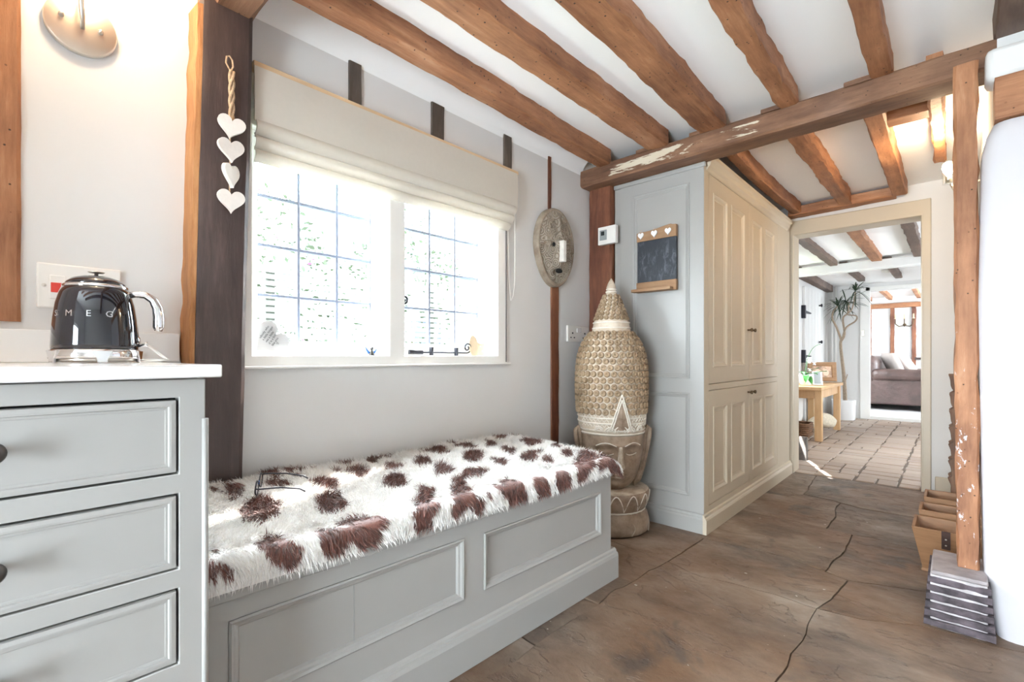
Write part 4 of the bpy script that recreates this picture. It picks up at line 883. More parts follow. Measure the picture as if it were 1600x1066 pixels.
for i in range(9):
    t = i / 8; z = .500 - .132 * t; w = .010 + .014 * t ** 2; h = .016 + .034 * t if i < 8 else .028
    c = fpt(0, z) - SCN; dd = Vector((math.cos(FA), math.sin(FA), 0)); tt = Vector((-dd.y, dd.x, 0)); c = SCN + dd * (interp([(.235, .085), (.25, .105), (.28, .128), (.32, .148), (.38, .166), (.45, .178), (.52, .185), (.575, .188)], z) + .002) + Vector((0, 0, z))
    rings.append([c - tt * w * 1.5 - dd * .004, c - tt * w + dd * h * .7, c - tt * w * .4 + dd * h * 1.15, c + tt * w * .4 + dd * h * 1.15, c + tt * w + dd * h * .7, c + tt * w * 1.5 - dd * .004])
MB().loft(rings).build('nose', M['statue'], fc, sub=1)
for z, w, r in ((.340, .17, .0055), (.322, .13, .0060)): MB().tube([fpt(-w + 2 * w * i / 10, z + (.004 * abs(-1 + i / 5) if z < .33 else -.003 * abs(-1 + i / 5)), .001) for i in range(11)], [r * (.35 + .65 * math.sin(math.pi * (i + .5) / 11)) for i in range(11)], 8).build('lip', M['statue'], fc, smooth=True)
for s in (-1, 1):
    MB().tube([fpt(s * (.20 + .42 * i / 12), .458 - .012 * math.sin(math.pi * i / 12), .002) for i in range(13)], .0028, 6).build('eyelid', M['lime'], fc, smooth=True)
    MB().tube([fpt(s * (.12 + .62 * i / 14), .500 + .018 * math.sin(math.pi * i / 14), .003) for i in range(15)], .0028, 6).build('eyebrow', M['lime'], fc, smooth=True)
    # long ears
    ea = [fpt(s * 1.42, z, dx) for z, dx in ((.565, .010), (.59, .022), (.575, .035), (.52, .034), (.44, .026), (.36, .026), (.28, .034), (.25, .026), (.27, .012), (.34, .010), (.44, .008), (.52, .008))]
    MB().tube(ea, .014, 8, True).build('ear', M['statueface'], sb, smooth=True)
MB().lathe([(.011, -.004), (.010, .004), (.005, .008), (.0005, .009)], (0, 0, 0), 12, 'x').build('forehead_dot', M['lime'], sb, smooth=True)
fd = bpy.data.objects['forehead_dot']; fd.data.transform(Matrix.Translation(Vector(SCN)) @ Matrix.Translation(fpt(0, .525) - SCN) @ Matrix.Rotation(FA, 4, 'Z'))
# diadem: triangular carved leaf, bands and rosettes
def hpt(th, z, out=.003): r = interp(HAIR, z) + out; return SCN + Vector((r * math.cos(FA + th), r * math.sin(FA + th), z))
for s in (-1, 1):
    for w, zt in ((.30, .79), (.24, .76)):
        MB().tube([hpt(s * w * (1 - i / 10), .595 + (zt - .595) * i / 10, .013) for i in range(11)], .0042, 6).build('diadem_edge', M['lime'], sb, smooth=True)
mb = MB(); vsd = [hpt(-.24, .592, .006), hpt(-.12, .592, .010), hpt(0, .592, .014), hpt(.12, .592, .010), hpt(.24, .592, .006), hpt(.11, .68, .012), hpt(0, .77, .012), hpt(-.11, .68, .012), hpt(0, .68, .018)]
mb.add(vsd, [(0, 1, 8, 7), (1, 2, 8), (2, 3, 8), (3, 4, 5, 8), (8, 5, 6), (7, 8, 6)]).build('diadem', M['statueface'], sb)
for th, z, r in ((0, .590, .036), (-.30, .592, .026), (.30, .592, .026), (-.62, .60, .022), (.62, .60, .022)):
    for q in (1.0, .6):
        MB().tube([hpt(th + r * q * math.cos(math.pi * i / 14) / .19, z - .012 + r * q * math.sin(math.pi * i / 14), .008) for i in range(15)], .0038, 6).build('rosette', M['lime'], sb, smooth=True)
for zr in (.612, .640, .667):
    for s in (-1, 1):
        nz = 14; pts = [hpt(s * (.34 + .9 * i / nz), zr + (.010 if i % 2 else -.006), .003) for i in range(nz + 1)]
        MB().tube(pts, .0026, 5).build('zigzag_band', M['lime'], sb)
# lotus base
MB().lathe([(.200, 0), (.216, .015), (.217, .06), (.206, .10), (.190, .122), (.186, .128)], SCN, 64).build('foot_drum', M['statueface'], sb, smooth=True)
MB().lathe([(.186, .126), (.196, .135), (.212, .17), (.217, .21), (.216, .232), (.208, .238), (.0005, .239)], SCN, 64).build('lotus_bowl', M['statueface'], sb, smooth=True)
MB().lathe([(.212, .236), (.204, .2405), (.0005, .2408)], SCN, 64).build('base_top', M['statue'], sb, smooth=True)
MB().tube([SCN + Vector((.190 * math.cos(6.283 * i / 60), .190 * math.sin(6.283 * i / 60), .127 + .002 * (i % 2))) for i in range(60)], .006, 6, True).build('beaded_ring', M['lime'], sb, smooth=True)
for k in range(14):
    a0 = 6.283 * k / 14
    MB().tube([SCN + Vector(((.2185 - .022 * (1 - t) ** 2) * math.cos(a0 + u), (.2185 - .022 * (1 - t) ** 2) * math.sin(a0 + u), .138 + .092 * t)) for u, t in [(-.225 + .45 * i / 12, math.sin(math.pi * i / 12) ** .7 if False else 1 - abs(-1 + 2 * i / 12) ** 1.8) for i in range(13)]], .0032, 5).build('petal_line', M['lime'], sb, smooth=True)
for k in range(9):
    a0 = 6.283 * k / 9 + .2
    MB().tube([SCN + Vector(((.2185 if t < .5 else .2185 - .03 * (t - .5)) * math.cos(a0 + .10 * math.sin(t * 3)), (.2185 if t < .5 else .2185 - .03 * (t - .5)) * math.sin(a0 + .10 * math.sin(t * 3)), .012 + .08 * t)) for t in [i / 8 for i in range(9)]], .003, 5).build('leaf_vein', M['statue'], sb, smooth=True)

# ------------------------------------------------------------------ built-in cupboard
cu = thing('built_in_cupboard', 'tall pale panelled cupboard with four doors beside the doorway', 'cupboard', (-1.4, 3.5, 0))
FXc = -1.03
doors = [(2.765, 3.502, .838, 2.057), (3.510, 4.215, .838, 2.057), (2.765, 3.502, .14, .803), (3.510, 4.215, .14, .803)]
MB().plate(FX(FXc, -1), 2.695, 4.60, .0, 2.10, 0, .03, doors).build('face_frame', M['cream'], cu, bevel=.002)  # front is the end's paint with warm lamp light in its colour
MB().box(-1.60, -1.07, 2.73, 4.60, 0, 2.09).build('carcass', M['gap'], cu)
EP = [(-1.476, -1.113, .872, 2.003), (-1.476, -1.115, .195, .788)]
MB().plate(FY(2.693, 1), -1.56, FXc - .001, 0, 2.10, 0, .02, EP).build('end_frame', M['paint'], cu, bevel=.002)
MB().box(-1.606, -1.556, 2.700, 2.72, 0, 2.10).build('filler_strip', M['paint'], cu, bevel=.002)
for p in EP:
    q = MB().box(p[0], p[1], 2.703, 2.712, p[2], p[3]).build('end_panel', M['paint'], cu)
    MB().mould(FY(2.703, -1), *p, [(0, 0), (0, .013), (.004, .015), (.012, .011), (.016, .006), (.022, .004), (.026, 0)]).build('moulding', M['paint'], q)
MB().box(-1.606, -1.02, 2.682, 2.705, 2.072, 2.099).build('end_cornice', M['paint'], cu, bevel=.006)
co = [(-1.06, 2.062), (-1.028, 2.062), (-1.022, 2.075), (-1.010, 2.085), (-1.004, 2.105), (-.992, 2.118), (-.990, 2.138), (-1.06, 2.138)]
MB().loft([[(x, y, z) for x, z in co] for y in (2.73, 4.52)]).build('cornice', M['cream'], cu)
pl = [(0, 0), (.022, 0), (.022, .078), (.017, .088), (.012, .092), (.010, .104), (0, .108)]
MB().loft([[(FXc + d, y, z) for d, z in pl] for y in (2.671, 4.60)]).build('skirting', M['cream'], cu)
MB().loft([[(x, 2.693 - d, z) for d, z in pl] for x in (-1.606, FXc + .001)]).build('end_skirting', M['paint'], cu)
for i, (y0, y1, z0, z1) in enumerate(doors):
    a, b, c, d = y0 + .003, y1 - .003, z0 + .003, z1 - .003; w = (b - a)
    hl = [(a + w * .093, a + w * .41, c + (.095 if i < 2 else .062), d - .095), (a + w * .515, a + w * .87, c + (.095 if i < 2 else .062), d - .095)]
    D = MB().plate(FX(FXc - .001, -1), a, b, c, d, 0, .022, hl).build('door', M['cream'], cu, bevel=.0015)
    for h in hl:
        MB().box(FXc - .020, FXc - .010, *h).build('panel', M['cream'], D)
        MB().mould(FX(FXc - .010, 1), *h, [(0, 0), (0, .011), (.006, .013), (.014, .009), (.02, .004), (.028, .003), (.034, 0)]).build('moulding', M['cream'], D)
    yk = b - .03 if i % 2 == 0 else a + .03; zk = 1.18 if i < 2 else .755
    MB().lathe([(.007, 0), (.0065, .004), (.005, .014), (.009, .019), (.013, .026), (.012, .032), (.0005, .036)], (FXc, yk, zk), 18, 'x').build('knob', M['bronze'], D, smooth=True)

# chalk board on the cupboard end
cbd = thing('chalkboard', 'small wooden chalkboard with three white hearts on the cupboard end', 'chalkboard', (-1.307, 2.67, 1.39))
YB = 2.676
topb = [(-1.432, 1.703), (-1.18, 1.703), (-1.18, 1.772), (-1.20, 1.774)] + [(-1.20 - .215 * i / 14, 1.774 + .006 * math.cos(i / 14 * 4.2) - .010 * (i / 14)) for i in range(1, 15)] + [(-1.432, 1.755)]
MB().prism(topb, FY(YB, -1), -.012, .012).build('top_board', M['boardwood'], cbd, bevel=.002)
MB().box(-1.430, -1.182, 2.670, 2.685, 1.452, 1.703).build('slate', M['chalk'], cbd, bevel=.001)
MB().box(-1.434, -1.18, 2.664, 2.688, 1.390, 1.452).build('bottom_board', M['boardwood'], cbd, bevel=.002)
MB().box(-1.446, -1.196, 2.618, 2.664, 1.390, 1.408).build('ledge', M['boardwood'], cbd, bevel=.002)
for x in (-1.400, -1.313, -1.226):
    MB().prism(heart_poly(.038, .042), lambda a, b, d: (x + a, YB - .016 - d, 1.733 + b), 0, .006).build('heart', M['ceramic'], cbd, bevel=.002)
    MB().tube([(x - .006, YB - .014, 1.752), (x - .004, YB - .016, 1.77), (x + .004, YB - .016, 1.77), (x + .006, YB - .014, 1.752)], .001, 5).build('heart_cord', M['rope'], cbd)

# ------------------------------------------------------------------ brick plinth, crates, rack, passage lamp
bp = thing('brick_plinth', 'whitewashed stepped brick plinth under the right post', 'plinth', (.01, 2.47, 0))
MB().box(-.064, .088, 2.352, 2.60, -.01, .190).build('mortar_core', M['mortar'], bp, bevel=.004)
rnd = random.Random(3)
for c in range(6):
    z = .004 + c * .0312; ins = .0022 * c
    for (x0, x1, y0, y1) in ((-.082 + ins, .108 - ins, 2.338 + ins, 2.43), (-.082 + ins, -.02, 2.436, 2.6)):
        rr = lambda: rnd.uniform(-.003, .003)
        rings = []
        for q in range(9):
            t = q / 8; x = x0 + (x1 - x0) * t; j1, j2, j3 = rr() * .8, rr() * .5, rr() * .5
            rings.append([(x, y0 + .003 + j1, z + j2), (x, y1, z), (x, y1, z + .023), (x, y0 + .003 + j1, z + .023 + j3), (x, y0 + j1, z + .0195 + j3), (x, y0 + j1, z + .0035 + j2)])
        MB().loft(rings).build('brick', M['brickdark'], bp)
MB().box(-.062, .090, 2.352, 2.62, .190, .205).build('cap_stone', M['slab'], bp, bevel=.005)
def crate(label, x0, x1, y0, y1, z, bx, by, t=.012, strap=False):
    c = thing('planter_box', label, 'box', ((x0 + x1) / 2, (y0 + y1) / 2, 0), 'nested planter boxes'); e = bx; f = by
    def wall(n, P): 
        MB().add(P, [(0, 1, 2, 3), (4, 7, 6, 5), (0, 4, 5, 1), (1, 5, 6, 2), (2, 6, 7, 3), (3, 7, 4, 0)]).build(n, M['crate'], c, bevel=.0015)
    b0, b1, c0, c1 = x0 + e, x1 - e, y0 + f, y1 - f; z0 = .012
    wall('front_board', [(b0, c0, z0), (b1, c0, z0), (x1, y0, z), (x0, y0, z), (b0, c0 + t, z0), (b1, c0 + t, z0), (x1, y0 + t, z), (x0, y0 + t, z)])
    wall('back_board', [(b0, c1 - t, z0), (b1, c1 - t, z0), (x1, y1 - t, z), (x0, y1 - t, z), (b0, c1, z0), (b1, c1, z0), (x1, y1, z), (x0, y1, z)])
    for s, (q0, q1) in enumerate(((b0, x0), (b1 - t, x1 - t))):
        wall('side_board', [(q0, c0 + t, z0), (q0 + t, c0 + t, z0), (q1 + t, y0 + t, z), (q1, y0 + t, z), (q0, c1 - t, z0), (q0 + t, c1 - t, z0), (q1 + t, y1 - t, z), (q1, y1 - t, z)])
    MB().box(b0 + t, b1 - t, c0 + t, c1 - t, z0, z0 + t).build('bottom_board', M['crate'], c)
    for xx in (b0, b1 - .03): MB().box(xx - .004, xx + .03, c0 - .004, c0 + .04, 0, .013).build('foot', M['crate'], c, bevel=.002)
    if strap:
        xs = -.040; ys = lambda zz: y0 + f * (z - zz) / (z - z0)
        s = MB().prism([(z + .002, ys(z)), (z - .085, ys(z - .085)), (z - .085, ys(z - .085) - .005), (z + .004, ys(z) - .005)], lambda a, b, d: (xs + d, b, a), 0, .030).build('leather_strap', M['leather'], c)
        for dz in (.035, .065): MB().lathe([(.004, .0), (.003, -.003), (.0005, -.004)], (xs + .015, ys(z - dz) - .005, z - dz), 8, 'y').build('rivet', M['nickel'], s)
crate('front tapered wooden planter box with strap beside the brick plinth', -.142, .105, 2.85, 3.08, .218, .036, .10 * .8, strap=True)
crate('middle tapered wooden planter box behind the strapped one', -.128, .105, 3.10, 3.28, .240, .03, .03)
crate('rearmost tapered wooden planter box against the passage wall', -.116, .105, 3.30, 3.50, .262, .03, .03)
rk = thing('bottle_rack', 'notched dark wooden rack standing behind the right post', 'rack', (.04, 3.6, 0))
pts = [(.10, .02), (.10, .90)]; n = 40
for i in range(n + 1): 
    z = .90 - (.90 - .28) * i / n; ph = (i / n * 6.5) % 1.0; pts.append((-.022 + .026 * ph ** 1.6 + .012 * (1 - i / n) * 0 + .004 * math.sin(i), z))
pts += [(-.012, .27), (-.012, .02)]
MB().prism(pts, FY(3.58, -1), -.018, .018).build('notched_board', M['driftwood'], rk, bevel=.003)
MB().box(-.02, .105, 3.55, 3.74, 0, .03).build('foot', M['driftwood'], rk, bevel=.003)
MB().prism(pts, FY(3.70, -1), -.018, .018).build('notched_board', M['driftwood'], rk, bevel=.003)
MB().box(.07, .10, 3.598, 3.682, .5, .54).build('cross_bar', M['driftwood'], rk)
pl_ = thing('passage_lamp', 'lit glass wall lamp beyond the right post', 'lamp', (.12, 3.55, 1.95))
LC = Vector((-.02, 3.50, 1.955))
MB().lathe([(.035, 0), (.035, -.010), (.0005, -.012)], (.121, 3.50, 1.93), 24, 'x').build('back_plate', M['nickel'], pl_, smooth=True)
MB().tube([(.112, 3.50, 1.93), (.05, 3.50, 1.90), (.0, 3.50, 1.905), (-.01, 3.50, 1.935)], .007, 10).build('arm', M['nickel'], pl_, smooth=True)
MB().lathe([(.010, -.02), (.026, -.016), (.028, .06), (.026, .06), (.024, -.010), (.009, -.012)], LC + Vector((.0, 0, .0)), 24).build('glass_shade', M['glass'], pl_, smooth=True)
MB().lathe([(.014, -.01), (.014, .03), (.012, .032)], LC, 16).build('socket', M['nickel'], pl_, smooth=True)
MB().lathe([(.010, .03), (.022, .050), (.028, .070), (.024, .092), (.010, .102), (.0005, .104)], LC, 20).build('bulb', M['bulb'], pl_, smooth=True)
lamp_light('passage_lamp_light', LC + Vector((-.03, -.02, .15)), 4.0, pl_)

# ------------------------------------------------------------------ hall furniture
ta = thing('console_table', 'honey pine side table in the hall', 'table', (-1.31, 7.1, 0))
MB().box(-1.505, -1.105, 6.38, 7.83, .605, .645).build('table_top', M['pine'], ta, bevel=.006)
for x, y in ((-1.16, 6.53), (-1.16, 7.72), (-1.46, 6.53), (-1.46, 7.72)): MB().box(x - .037, x + .037, y - .037, y + .037, 0, .605).build('leg', M['pine'], ta, bevel=.005)
for b in ((-1.17, -1.145, 6.567, 7.683), (-1.475, -1.45, 6.567, 7.683)): MB().box(*b, .50, .605).build('apron', M['pine'], ta, bevel=.002)
for y in (6.53, 7.72): MB().box(-1.423, -1.197, y - .012, y + .012, .50, .605).build('apron', M['pine'], ta, bevel=.002)
pf = thing('photo_frame', 'rustic wooden frame with a photo of two faces on the hall table', 'photo frame', (-1.27, 7.55, .66))
fmx = plane_mtx((-1.30, 7.55, .664), (.95, .30, 0), (-.06, .18, .97))
def PF(a, b, d): return fmx @ Vector((a, b, d))
MB().mould(PF, -.165, .165, 0, .26, [(0, -.012), (0, .012), (.012, .018), (.045, .014), (.055, .002), (.055, -.012)]).build('frame', M['boardwood'], pf)
ph = MB().prism([(-.11, .055), (.11, .055), (.11, .205), (-.11, .205)], PF, -.008, .0).build('photo', M['photo'], pf)
for a in (-.045, .045): MB().prism([(a + .034 * math.cos(6.283 * i / 16), .12 + .045 * math.sin(6.283 * i / 16)) for i in range(16)], PF, -.001, .0015).build('printed_face', M['skin'], ph)
MB().prism([(-.02, 0), (.02, 0), (.015, .2), (-.015, .2)], lambda a, b, d: fmx @ Vector((a, b * .97, -.012 - .11 * (1 - b / .2) + d)), -.004, 0).build('easel_leg', M['boardwood'], pf)
sf = thing('white_photo_frame', 'small white tilted frame beside the orchid pot', 'photo frame', (-1.20, 6.85, .645))
smx = plane_mtx((-1.22, 6.82, .648), (.80, .60, 0), (-.10, .22, .95))
MB().mould(lambda a, b, d: smx @ Vector((a, b, d)), -.055, .055, 0, .17, [(0, -.008), (0, .006), (.010, .008), (.016, .0), (.016, -.008)]).build('frame', M['ceramic'], sf)
MB().prism([(-.04, .016), (.04, .016), (.04, .155), (-.04, .155)], lambda a, b, d: smx @ Vector((a, b, d)), -.006, -.001).build('photo', M['greyscreen'], sf)
orc = thing('orchid', 'white orchid with broad green leaves in a pot on the hall table', 'plant', (-1.33, 6.72, .645)); OC = Vector((-1.33, 6.72, .645))
MB().lathe([(.05, 0), (.062, .01), (.078, .12), (.080, .13), (.072, .13), (.06, .02)], OC, 24).build('pot', M['ceramic'], orc, smooth=True)
def leafblade(mb, p, d, L, w, droop, n=8):
    d = Vector(d).normalized(); side = d.cross(Vector((0, 0, 1))).normalized(); vs = []; p = Vector(p)
    for i in range(n + 1):
        t = i / n; c = p + d * L * t + Vector((0, 0, -droop * t * t)); ww = w * (math.sin(math.pi * min(1, t * .92 + .08)) ** .7) + .0006
        vs += [c - side * ww, c + Vector((0, 0, -w * .25)), c + side * ww]
    fs = []
    for i in range(n):
        for k in (0, 1): fs.append((i * 3 + k, i * 3 + k + 1, i * 3 + 4 + k, i * 3 + 3 + k))
    return mb.add(vs, fs)
for d, L, dr_ in (((.7, -.5, .45), .20, .08), ((.9, .4, .35), .24, .03), ((.2, -.9, .3), .2, .16), ((.5, -.8, .1), .18, .13), ((-.5, .6, .5), .2, .08), ((.8, .1, .9), .20, .06)):
    leafblade(MB(), OC + Vector((0, 0, .13)), d, L, .034, dr_).build('leaf', M['orchidleaf'], orc, smooth=True)
stp = [OC + Vector((.10 * t * t * 1.6, -.02 * t, .13 + .55 * t - .18 * t * t * t)) for t in [i / 12 for i in range(13)]]
MB().tube(stp, .003, 6).build('flower_stem', M['orchidleaf'], orc, smooth=True)
rnd = random.Random(8)
for q in range(6):
    c = stp[3 + q] + Vector((rnd.uniform(-.05, .07), rnd.uniform(-.05, .03), rnd.uniform(-.13, -.04))); mb = MB()
    for k in range(5):
        a = 6.283 * k / 5; u = Vector((math.sin(a) * .7, -math.sin(a) * .5, math.cos(a))); leafblade(mb, c, u, .032, .014, .0, 4)
    mb.build('flower', M['petal'], orc, smooth=True)
bk = thing('log_basket', 'low brown wicker basket under the hall table', 'basket', (-1.38, 6.78, 0))
mb = MB()
for i in range(7):
    z = .02 + i * .024; r = .004 * (i % 2); mb.tube([(-1.47 - r, 6.66 - r, z), (-1.30 + r, 6.66 - r, z), (-1.30 + r, 6.93 + r, z), (-1.47 - r, 6.93 + r, z)], .013, 6, True)
mb.build('woven_wall', M['wicker'], bk, smooth=True); MB().box(-1.46, -1.31, 6.67, 6.92, .005, .02).build('bottom', M['wicker'], bk)
flp = thing('fleece_bundle', 'cream sheepskin tucked under the hall table', 'sheepskin', (-1.30, 7.42, 0))
mb = MB(); rings = []
for i in range(14):
    t = i / 13; c = Vector((-1.44 + .30 * t, 7.34 + .2 * t, .10 + .05 * math.sin(t * 3.1))); r = .10 * math.sin(math.pi * (.08 + .84 * t)) ** .6
    rings.append([c + Vector((.3 * r * math.sin(a), r * math.cos(a), r * math.sin(a))) * (1 + .16 * noise.noise(Vector((i * .9, a * 3, 0)))) for a in [6.283 * k / 16 for k in range(16)]])
mb.loft(rings).build('fleece', M['fleece'], flp, sub=1)
# white pot with cane plant
pt = thing('dracaena', 'tall spiky dracaena with twisting canes in a white pot', 'plant', (-1.275, 9.1, 0)); PC = Vector((-1.275, 9.08, 0))
MB().lathe([(.145, 0), (.150, .01), (.160, .30), (.162, .315), (.152, .315), (.148, .27)], PC, 36).build('pot', M['ceramic'], pt, smooth=True)
MB().lathe([(.15, .27), (.10, .29), (.0005, .295)], PC, 24).build('soil', M['soil'], pt, smooth=True)
def cane(pts, r, n=30):
    P = [Vector(p) for p in pts]; out = []
    for i in range(n):
        t = i / (n - 1) * (len(P) - 1); k = min(int(t), len(P) - 2); u = t - k
        p0, p1, p2, p3 = P[max(k - 1, 0)], P[k], P[k + 1], P[min(k + 2, len(P) - 1)]
        out.append(.5 * ((2 * p1) + (p2 - p0) * u + (2 * p0 - 5 * p1 + 4 * p2 - p3) * u * u + (3 * p1 - p0 - 3 * p2 + p3) * u ** 3))
    MB().tube(out, [r * (1 - .45 * i / n) for i in range(n)], 8).build('cane', M['stem'], pt, smooth=True)
B = lambda x, z, y=9.05: (x, y, z)
cane([B(-1.25, .28), B(-1.27, .7), B(-1.31, 1.15), B(-1.30, 1.28)], .03)
cane([B(-1.30, 1.25), B(-1.36, 1.45), B(-1.42, 1.6), B(-1.41, 1.72), B(-1.35, 1.8)], .018)
cane([B(-1.30, 1.25), B(-1.26, 1.35), B(-1.28, 1.6), B(-1.22, 1.68), B(-1.2, 1.85)], .017)
cane([B(-1.29, 1.27), B(-1.24, 1.45), B(-1.12, 1.55), B(-1.11, 1.63), B(-1.22, 1.66), B(-1.16, 1.75), B(-1.12, 2.0)], .014)
cane([B(-1.24, .28), B(-1.27, .5), B(-1.22, .72)], .012)
rnd = random.Random(5)
for cx, cz, n, L in ((-1.35, 1.80, 26, .30), (-1.12, 2.02, 24, .26), (-1.24, 1.86, 26, .34)):
    mb = MB()
    for i in range(n):
        a = 6.283 * i / n + rnd.uniform(-.2, .2); el = rnd.uniform(-.45, 1.1)
        leafblade(mb, B(cx, cz), (math.cos(a) * math.cos(el) * (.42 if math.cos(a) < 0 else 1), .75 * math.sin(a) * math.cos(el), math.sin(el)), L * rnd.uniform(.7, 1.1), .010, rnd.uniform(.03, .2), 6)
    mb.v = [(max(p[0], -1.53), min(p[1], 9.40), min(p[2], 2.15)) for p in mb.v]; mb.build('leaf_crown', M['leaf'], pt, smooth=True)
# plank door, pipes, small fittings
pd = thing('plank_door', 'white plank door with black strap hinges on the hall wall', 'door', (-1.53, 8.35, 0))
for i in range(5): MB().box(-1.549, -1.515, 7.62 + i * .215, 7.83 + i * .215, .02, 1.98).build('plank', M['wall'], pd, bevel=.006)
for z in (1.0, 1.62): 
    MB().prism([(7.60, z - .02), (7.95, z - .008), (7.95, z + .008), (7.60, z + .02)], FX(-1.515, 1), 0, .012).build('strap_hinge', M['iron'], pd)
    MB().box(-1.548, -1.50, 7.55, 7.61, z - .09, z + .09).build('hinge_plate', M['iron'], pd, bevel=.004)
for z in (.86, 1.22, 1.78): MB().lathe([(.012, 0), (.012, .02), (.026, .03), (.022, .045), (.0005, .05)], (-1.515, 8.55, z), 12, 'x').build('hook', M['iron'], pd, smooth=True)
hp = thing('heating_pipes', 'pair of white vertical pipes in the hall corner', 'pipe', (-1.46, 9.36, 0))
for x in (-1.47, -1.42): MB().tube([(x, 9.37, 0), (x, 9.37, 2.16)], .014, 10).build('pipe', M['winpaint'], hp, smooth=True)
tag(MB().lathe([(.055, 0), (.055, -.02), (.045, -.032), (.0005, -.034)], (-.66, 8.1, 2.16), 28).build('smoke_alarm', M['plastic'], smooth=True), 'round white alarm on the hall ceiling', 'alarm')
lsw = thing('hall_light_switch', 'small metal light switch left of the lounge doorway', 'switch', (-1.06, 9.38, 1.37)); MB().box(-1.085, -1.045, 9.374, 9.386, 1.32, 1.42).build('plate', M['nickel'], lsw, bevel=.003); MB().box(-1.07, -1.06, 9.366, 9.375, 1.36, 1.385).build('toggle', M['plastic'], lsw)
tag(MB().box(-1.535, -1.505, 6.95, 7.45, .12, .48).build('radiator_panel', M['winpaint'], bevel=.01), 'white panel heater low on the hall wall behind the table', 'heater')
tag(hewn('door_wedge', M['stud'], 'z', (-1.06, 5.25, 0), (-1.12, 5.55, .18), .07, .06, 51, .003), 'grey timber offcut leaning beside the hall post', 'timber')

# lounge: sofa, cushions, wall lights
so_ = thing('leather_sofa', 'dark brown leather sofa seen through the far doorway', 'sofa', (-.7, 11.8, 0.03))
MB().box(-1.50, .05, 10.98, 12.7, .13, .50).build('base', M['leather'], so_, bevel=.04, seg=3)
def puff(name, x0, x1, y0, y1, z0, z1, mat='leather', parent=None, b=.09): 
    return MB().box(x0, x1, y0, y1, z0, z1).build(name, M[mat], parent, bevel=min(b, (z1 - z0) * .48, (x1 - x0) * .48, (y1 - y0) * .48), seg=5)
puff('arm', -1.12, .06, 10.80, 11.10, .56, .77, parent=so_); MB().box(-1.45, .02, 10.86, 11.06, .13, .60).build('arm_side', M['leather'], so_, bevel=.03, seg=3)
puff('arm', -1.12, .06, 12.6, 12.9, .50, .75, parent=so_)
puff('backrest', -1.55, -1.0, 10.84, 12.85, .45, 1.02, parent=so_, b=.14)
for y in (11.12, 11.85): puff('seat_cushion', -1.0, .05, y, y + .72, .46, .62, parent=so_, b=.06)
for x, y in ((-1.40, 10.95), (-.02, 10.95), (-1.40, 12.6), (-.02, 12.6)): MB().box(x - .03, x + .03, y - .03, y + .03, .03, .14).build('foot', M['gap'], so_)
def cushion(label, loc, rot, s=.42):
    mb = MB(); n = 12; vs = []
    for sg in (1, -1):
        for i in range(n + 1):
            for j in range(n + 1):
                u, v = -1 + 2 * i / n, -1 + 2 * j / n; h = .075 * ((1 - u ** 4) * (1 - v ** 4)) ** .5; k = 1 - .06 * (abs(u * v)) ** 0 * (1 - max(abs(u), abs(v))) * 0
                vs.append(Matrix.Translation(loc) @ rot @ Vector((u * s / 2, v * s / 2, sg * h)))
    m = (n + 1) ** 2; fs = []
    for i in range(n):
        for j in range(n):
            a = i * (n + 1) + j; fs.append((a, a + 1, a + n + 2, a + n + 1)); fs.append((m + a, m + a + n + 1, m + a + n + 2, m + a + 1))
    o = mb.add(vs, fs).build('cushion', M['greycloth']); bm = bmesh.new(); bm.from_mesh(o.data); bmesh.ops.remove_doubles(bm, verts=bm.verts, dist=1e-4); bmesh.ops.recalc_face_normals(bm, faces=bm.faces); bm.to_mesh(o.data); bm.free(); o.data.shade_smooth()
    return tag(o, label, 'cushion', 'sofa cushions')
cushion('left taupe cushion leaning on the leather sofa', (-.84, 11.34, .87), Matrix.Rotation(.55, 4, 'Z') @ Matrix.Rotation(1.15, 4, 'Y'))
cushion('right taupe cushion leaning on the leather sofa', (-.66, 11.72, .86), Matrix.Rotation(-.2, 4, 'Z') @ Matrix.Rotation(1.0, 4, 'Y'))
ws = thing('candle_sconce', 'brass candle wall light on the lounge wall', 'lamp', (-.77, 13.18, 1.68))
MB().lathe([(.03, 0), (.03, -.02), (.0005, -.03)], (-.77, 13.20, 1.68), 14, 'y').build('back_plate', M['bronze'], ws)
for s in (-1, 0, 1):
    MB().tube([(-.77, 13.17, 1.66), (-.77 + s * .09, 13.12, 1.64), (-.77 + s * .15, 13.10, 1.70), (-.77 + s * .15, 13.10, 1.80)], .010, 8).build('arm', M['bronze'], ws, smooth=True)
    MB().lathe([(.012, 0), (.03, .01), (.012, .02), (.012, .10), (.0005, .11)], (-.77 + s * .15, 13.10, 1.80), 12).build('candle', M['palewood'], ws, smooth=True)
structure(MB().box(-.6, 1.8, 13.12, 13.2, .93, .98).build('trim_6', M['darkpost']), 'dark sill at the foot of the lounge panels')

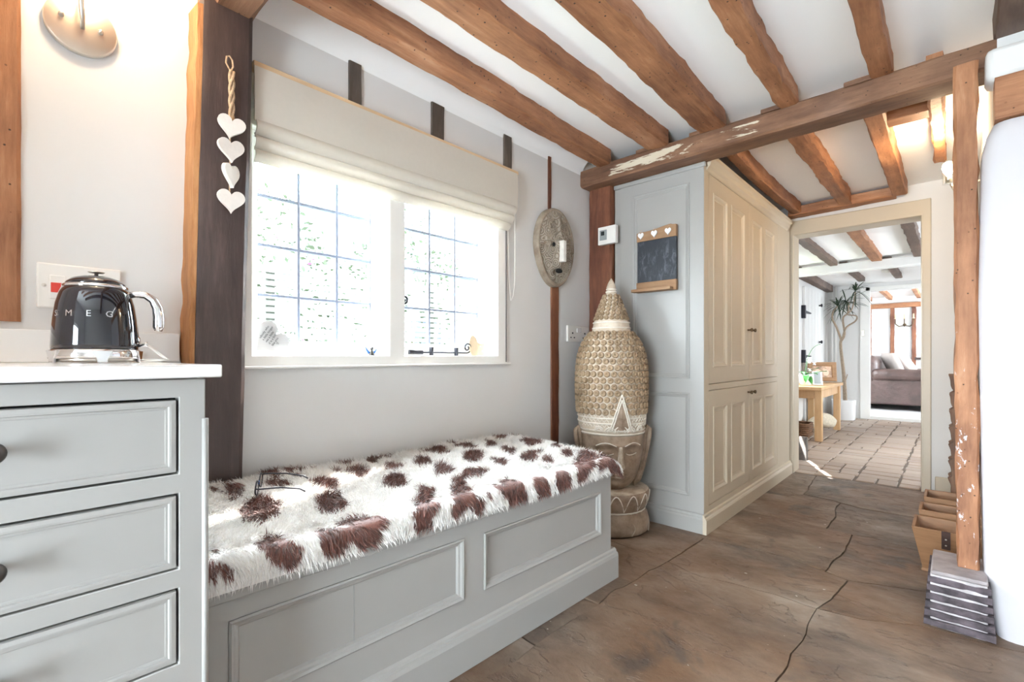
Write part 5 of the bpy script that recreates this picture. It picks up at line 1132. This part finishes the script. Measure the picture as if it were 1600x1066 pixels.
# ------------------------------------------------------------------ garden
structure(MB().box(-30, -2.02, -12, 40, -.3, -.12).build('ground', M['grass']), 'garden lawn outside the window')
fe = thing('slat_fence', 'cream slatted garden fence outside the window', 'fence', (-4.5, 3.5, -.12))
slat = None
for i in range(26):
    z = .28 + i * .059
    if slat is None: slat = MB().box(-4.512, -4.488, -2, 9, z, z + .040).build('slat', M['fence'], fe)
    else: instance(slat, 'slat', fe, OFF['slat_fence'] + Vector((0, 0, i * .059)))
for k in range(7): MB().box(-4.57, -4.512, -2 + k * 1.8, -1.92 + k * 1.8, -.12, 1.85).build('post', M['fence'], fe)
def shrub(label, c, r, seed, n=1500, flowers=60):
    t = thing('garden_shrub', label, 'shrub', c, 'shrubs behind the fence'); rnd = random.Random(seed); mb = MB(); mf = MB()
    for q in range(n + flowers):
        d = Vector((rnd.gauss(0, 1), rnd.gauss(0, 1), rnd.gauss(0, 1))).normalized(); p = Vector(c) + Vector((d.x * r[0], d.y * r[1], r[2] + d.z * r[2])) * 1.0 * (1 if False else 1) ; p = Vector((c[0] + d.x * r[0] * rnd.uniform(.5, 1), c[1] + d.y * r[1] * rnd.uniform(.5, 1.05), c[2] + r[2] * (1 + d.z * rnd.uniform(.5, 1.05))))
        a = Vector((rnd.gauss(0, 1), rnd.gauss(0, 1), rnd.gauss(0, 1))).normalized(); b = a.orthogonal().normalized(); s = rnd.uniform(.018, .05)
        tgt, s = (mb, s) if q < n else (mf, s * .8)
        tgt.add([p - a * s, p + b * s * .45, p + a * s, p - b * s * .45], [(0, 1, 2, 3)])
    o = mb.build('foliage', M['shrubleaf'], t); o['kind'] = 'stuff'
    if flowers: o = mf.build('blossom', M['flower'], t); o['kind'] = 'stuff'
    for k in range(4): MB().tube([(c[0] + .1 * k - .2, c[1] + .1 * k - .2, -.15), (c[0] + .25 * k - .4, c[1] + .3 * k - .5, c[2] + r[2])], .02, 6).build('stem', M['stem'], t)
shrub('flowering shrub behind the fence in the left casement', (-5.4, 2.0, .6), (.7, .9, 1.1), 1)
shrub('tall leafy shrub behind the fence in the middle panes', (-5.7, 3.9, .6), (.7, 1.0, 1.25), 2, flowers=12)
shrub('leafy shrub behind the fence in the right casement', (-5.5, 6.6, .6), (.7, 1.2, 1.15), 3, flowers=20)
ho = thing('neighbour_house', 'tile roofed house beyond the garden fence', 'house', (-11, 9.5, -.15))
MB().box(-14, -9, 5.2, 15, -.15, 3.0).build('wall', M['render'], ho)
MB().add([(-9, 5.2, 3.0), (-14, 5.2, 3.0), (-11.5, 5.2, 6.2), (-9, 15, 3.0), (-14, 15, 3.0), (-11.5, 15, 6.2)], [(0, 1, 2), (3, 5, 4), (0, 2, 5, 3), (1, 4, 5, 2), (0, 3, 4, 1)]).build('roof', M['rooftile'], ho)
for i in range(18):
    t = i / 18; x, z = -8.85 - 2.6 * t, 2.95 + 3.3 * t
    MB().add([(x, 5.0, z), (x - .17, 5.0, z + .20), (x - .17, 15.2, z + .20), (x, 15.2, z), (x, 5.0, z + .07), (x - .17, 5.0, z + .23), (x - .17, 15.2, z + .23), (x, 15.2, z + .07)], [(0, 1, 2, 3), (4, 7, 6, 5), (0, 4, 5, 1), (1, 5, 6, 2), (2, 6, 7, 3), (3, 7, 4, 0)]).build('tile_course', M['rooftile'], ho)
for y in (6.2, 8.6, 11.0):
    f = MB().mould(FX(-9, 1), y, y + 1.0, 1.2, 2.4, [(0, 0), (0, .05), (.06, .05), (.06, .0)]).build('window', M['winpaint'], ho); MB().box(-9.0, -8.985, y + .06, y + .94, 1.26, 2.34).build('pane', M['housepane'], f)
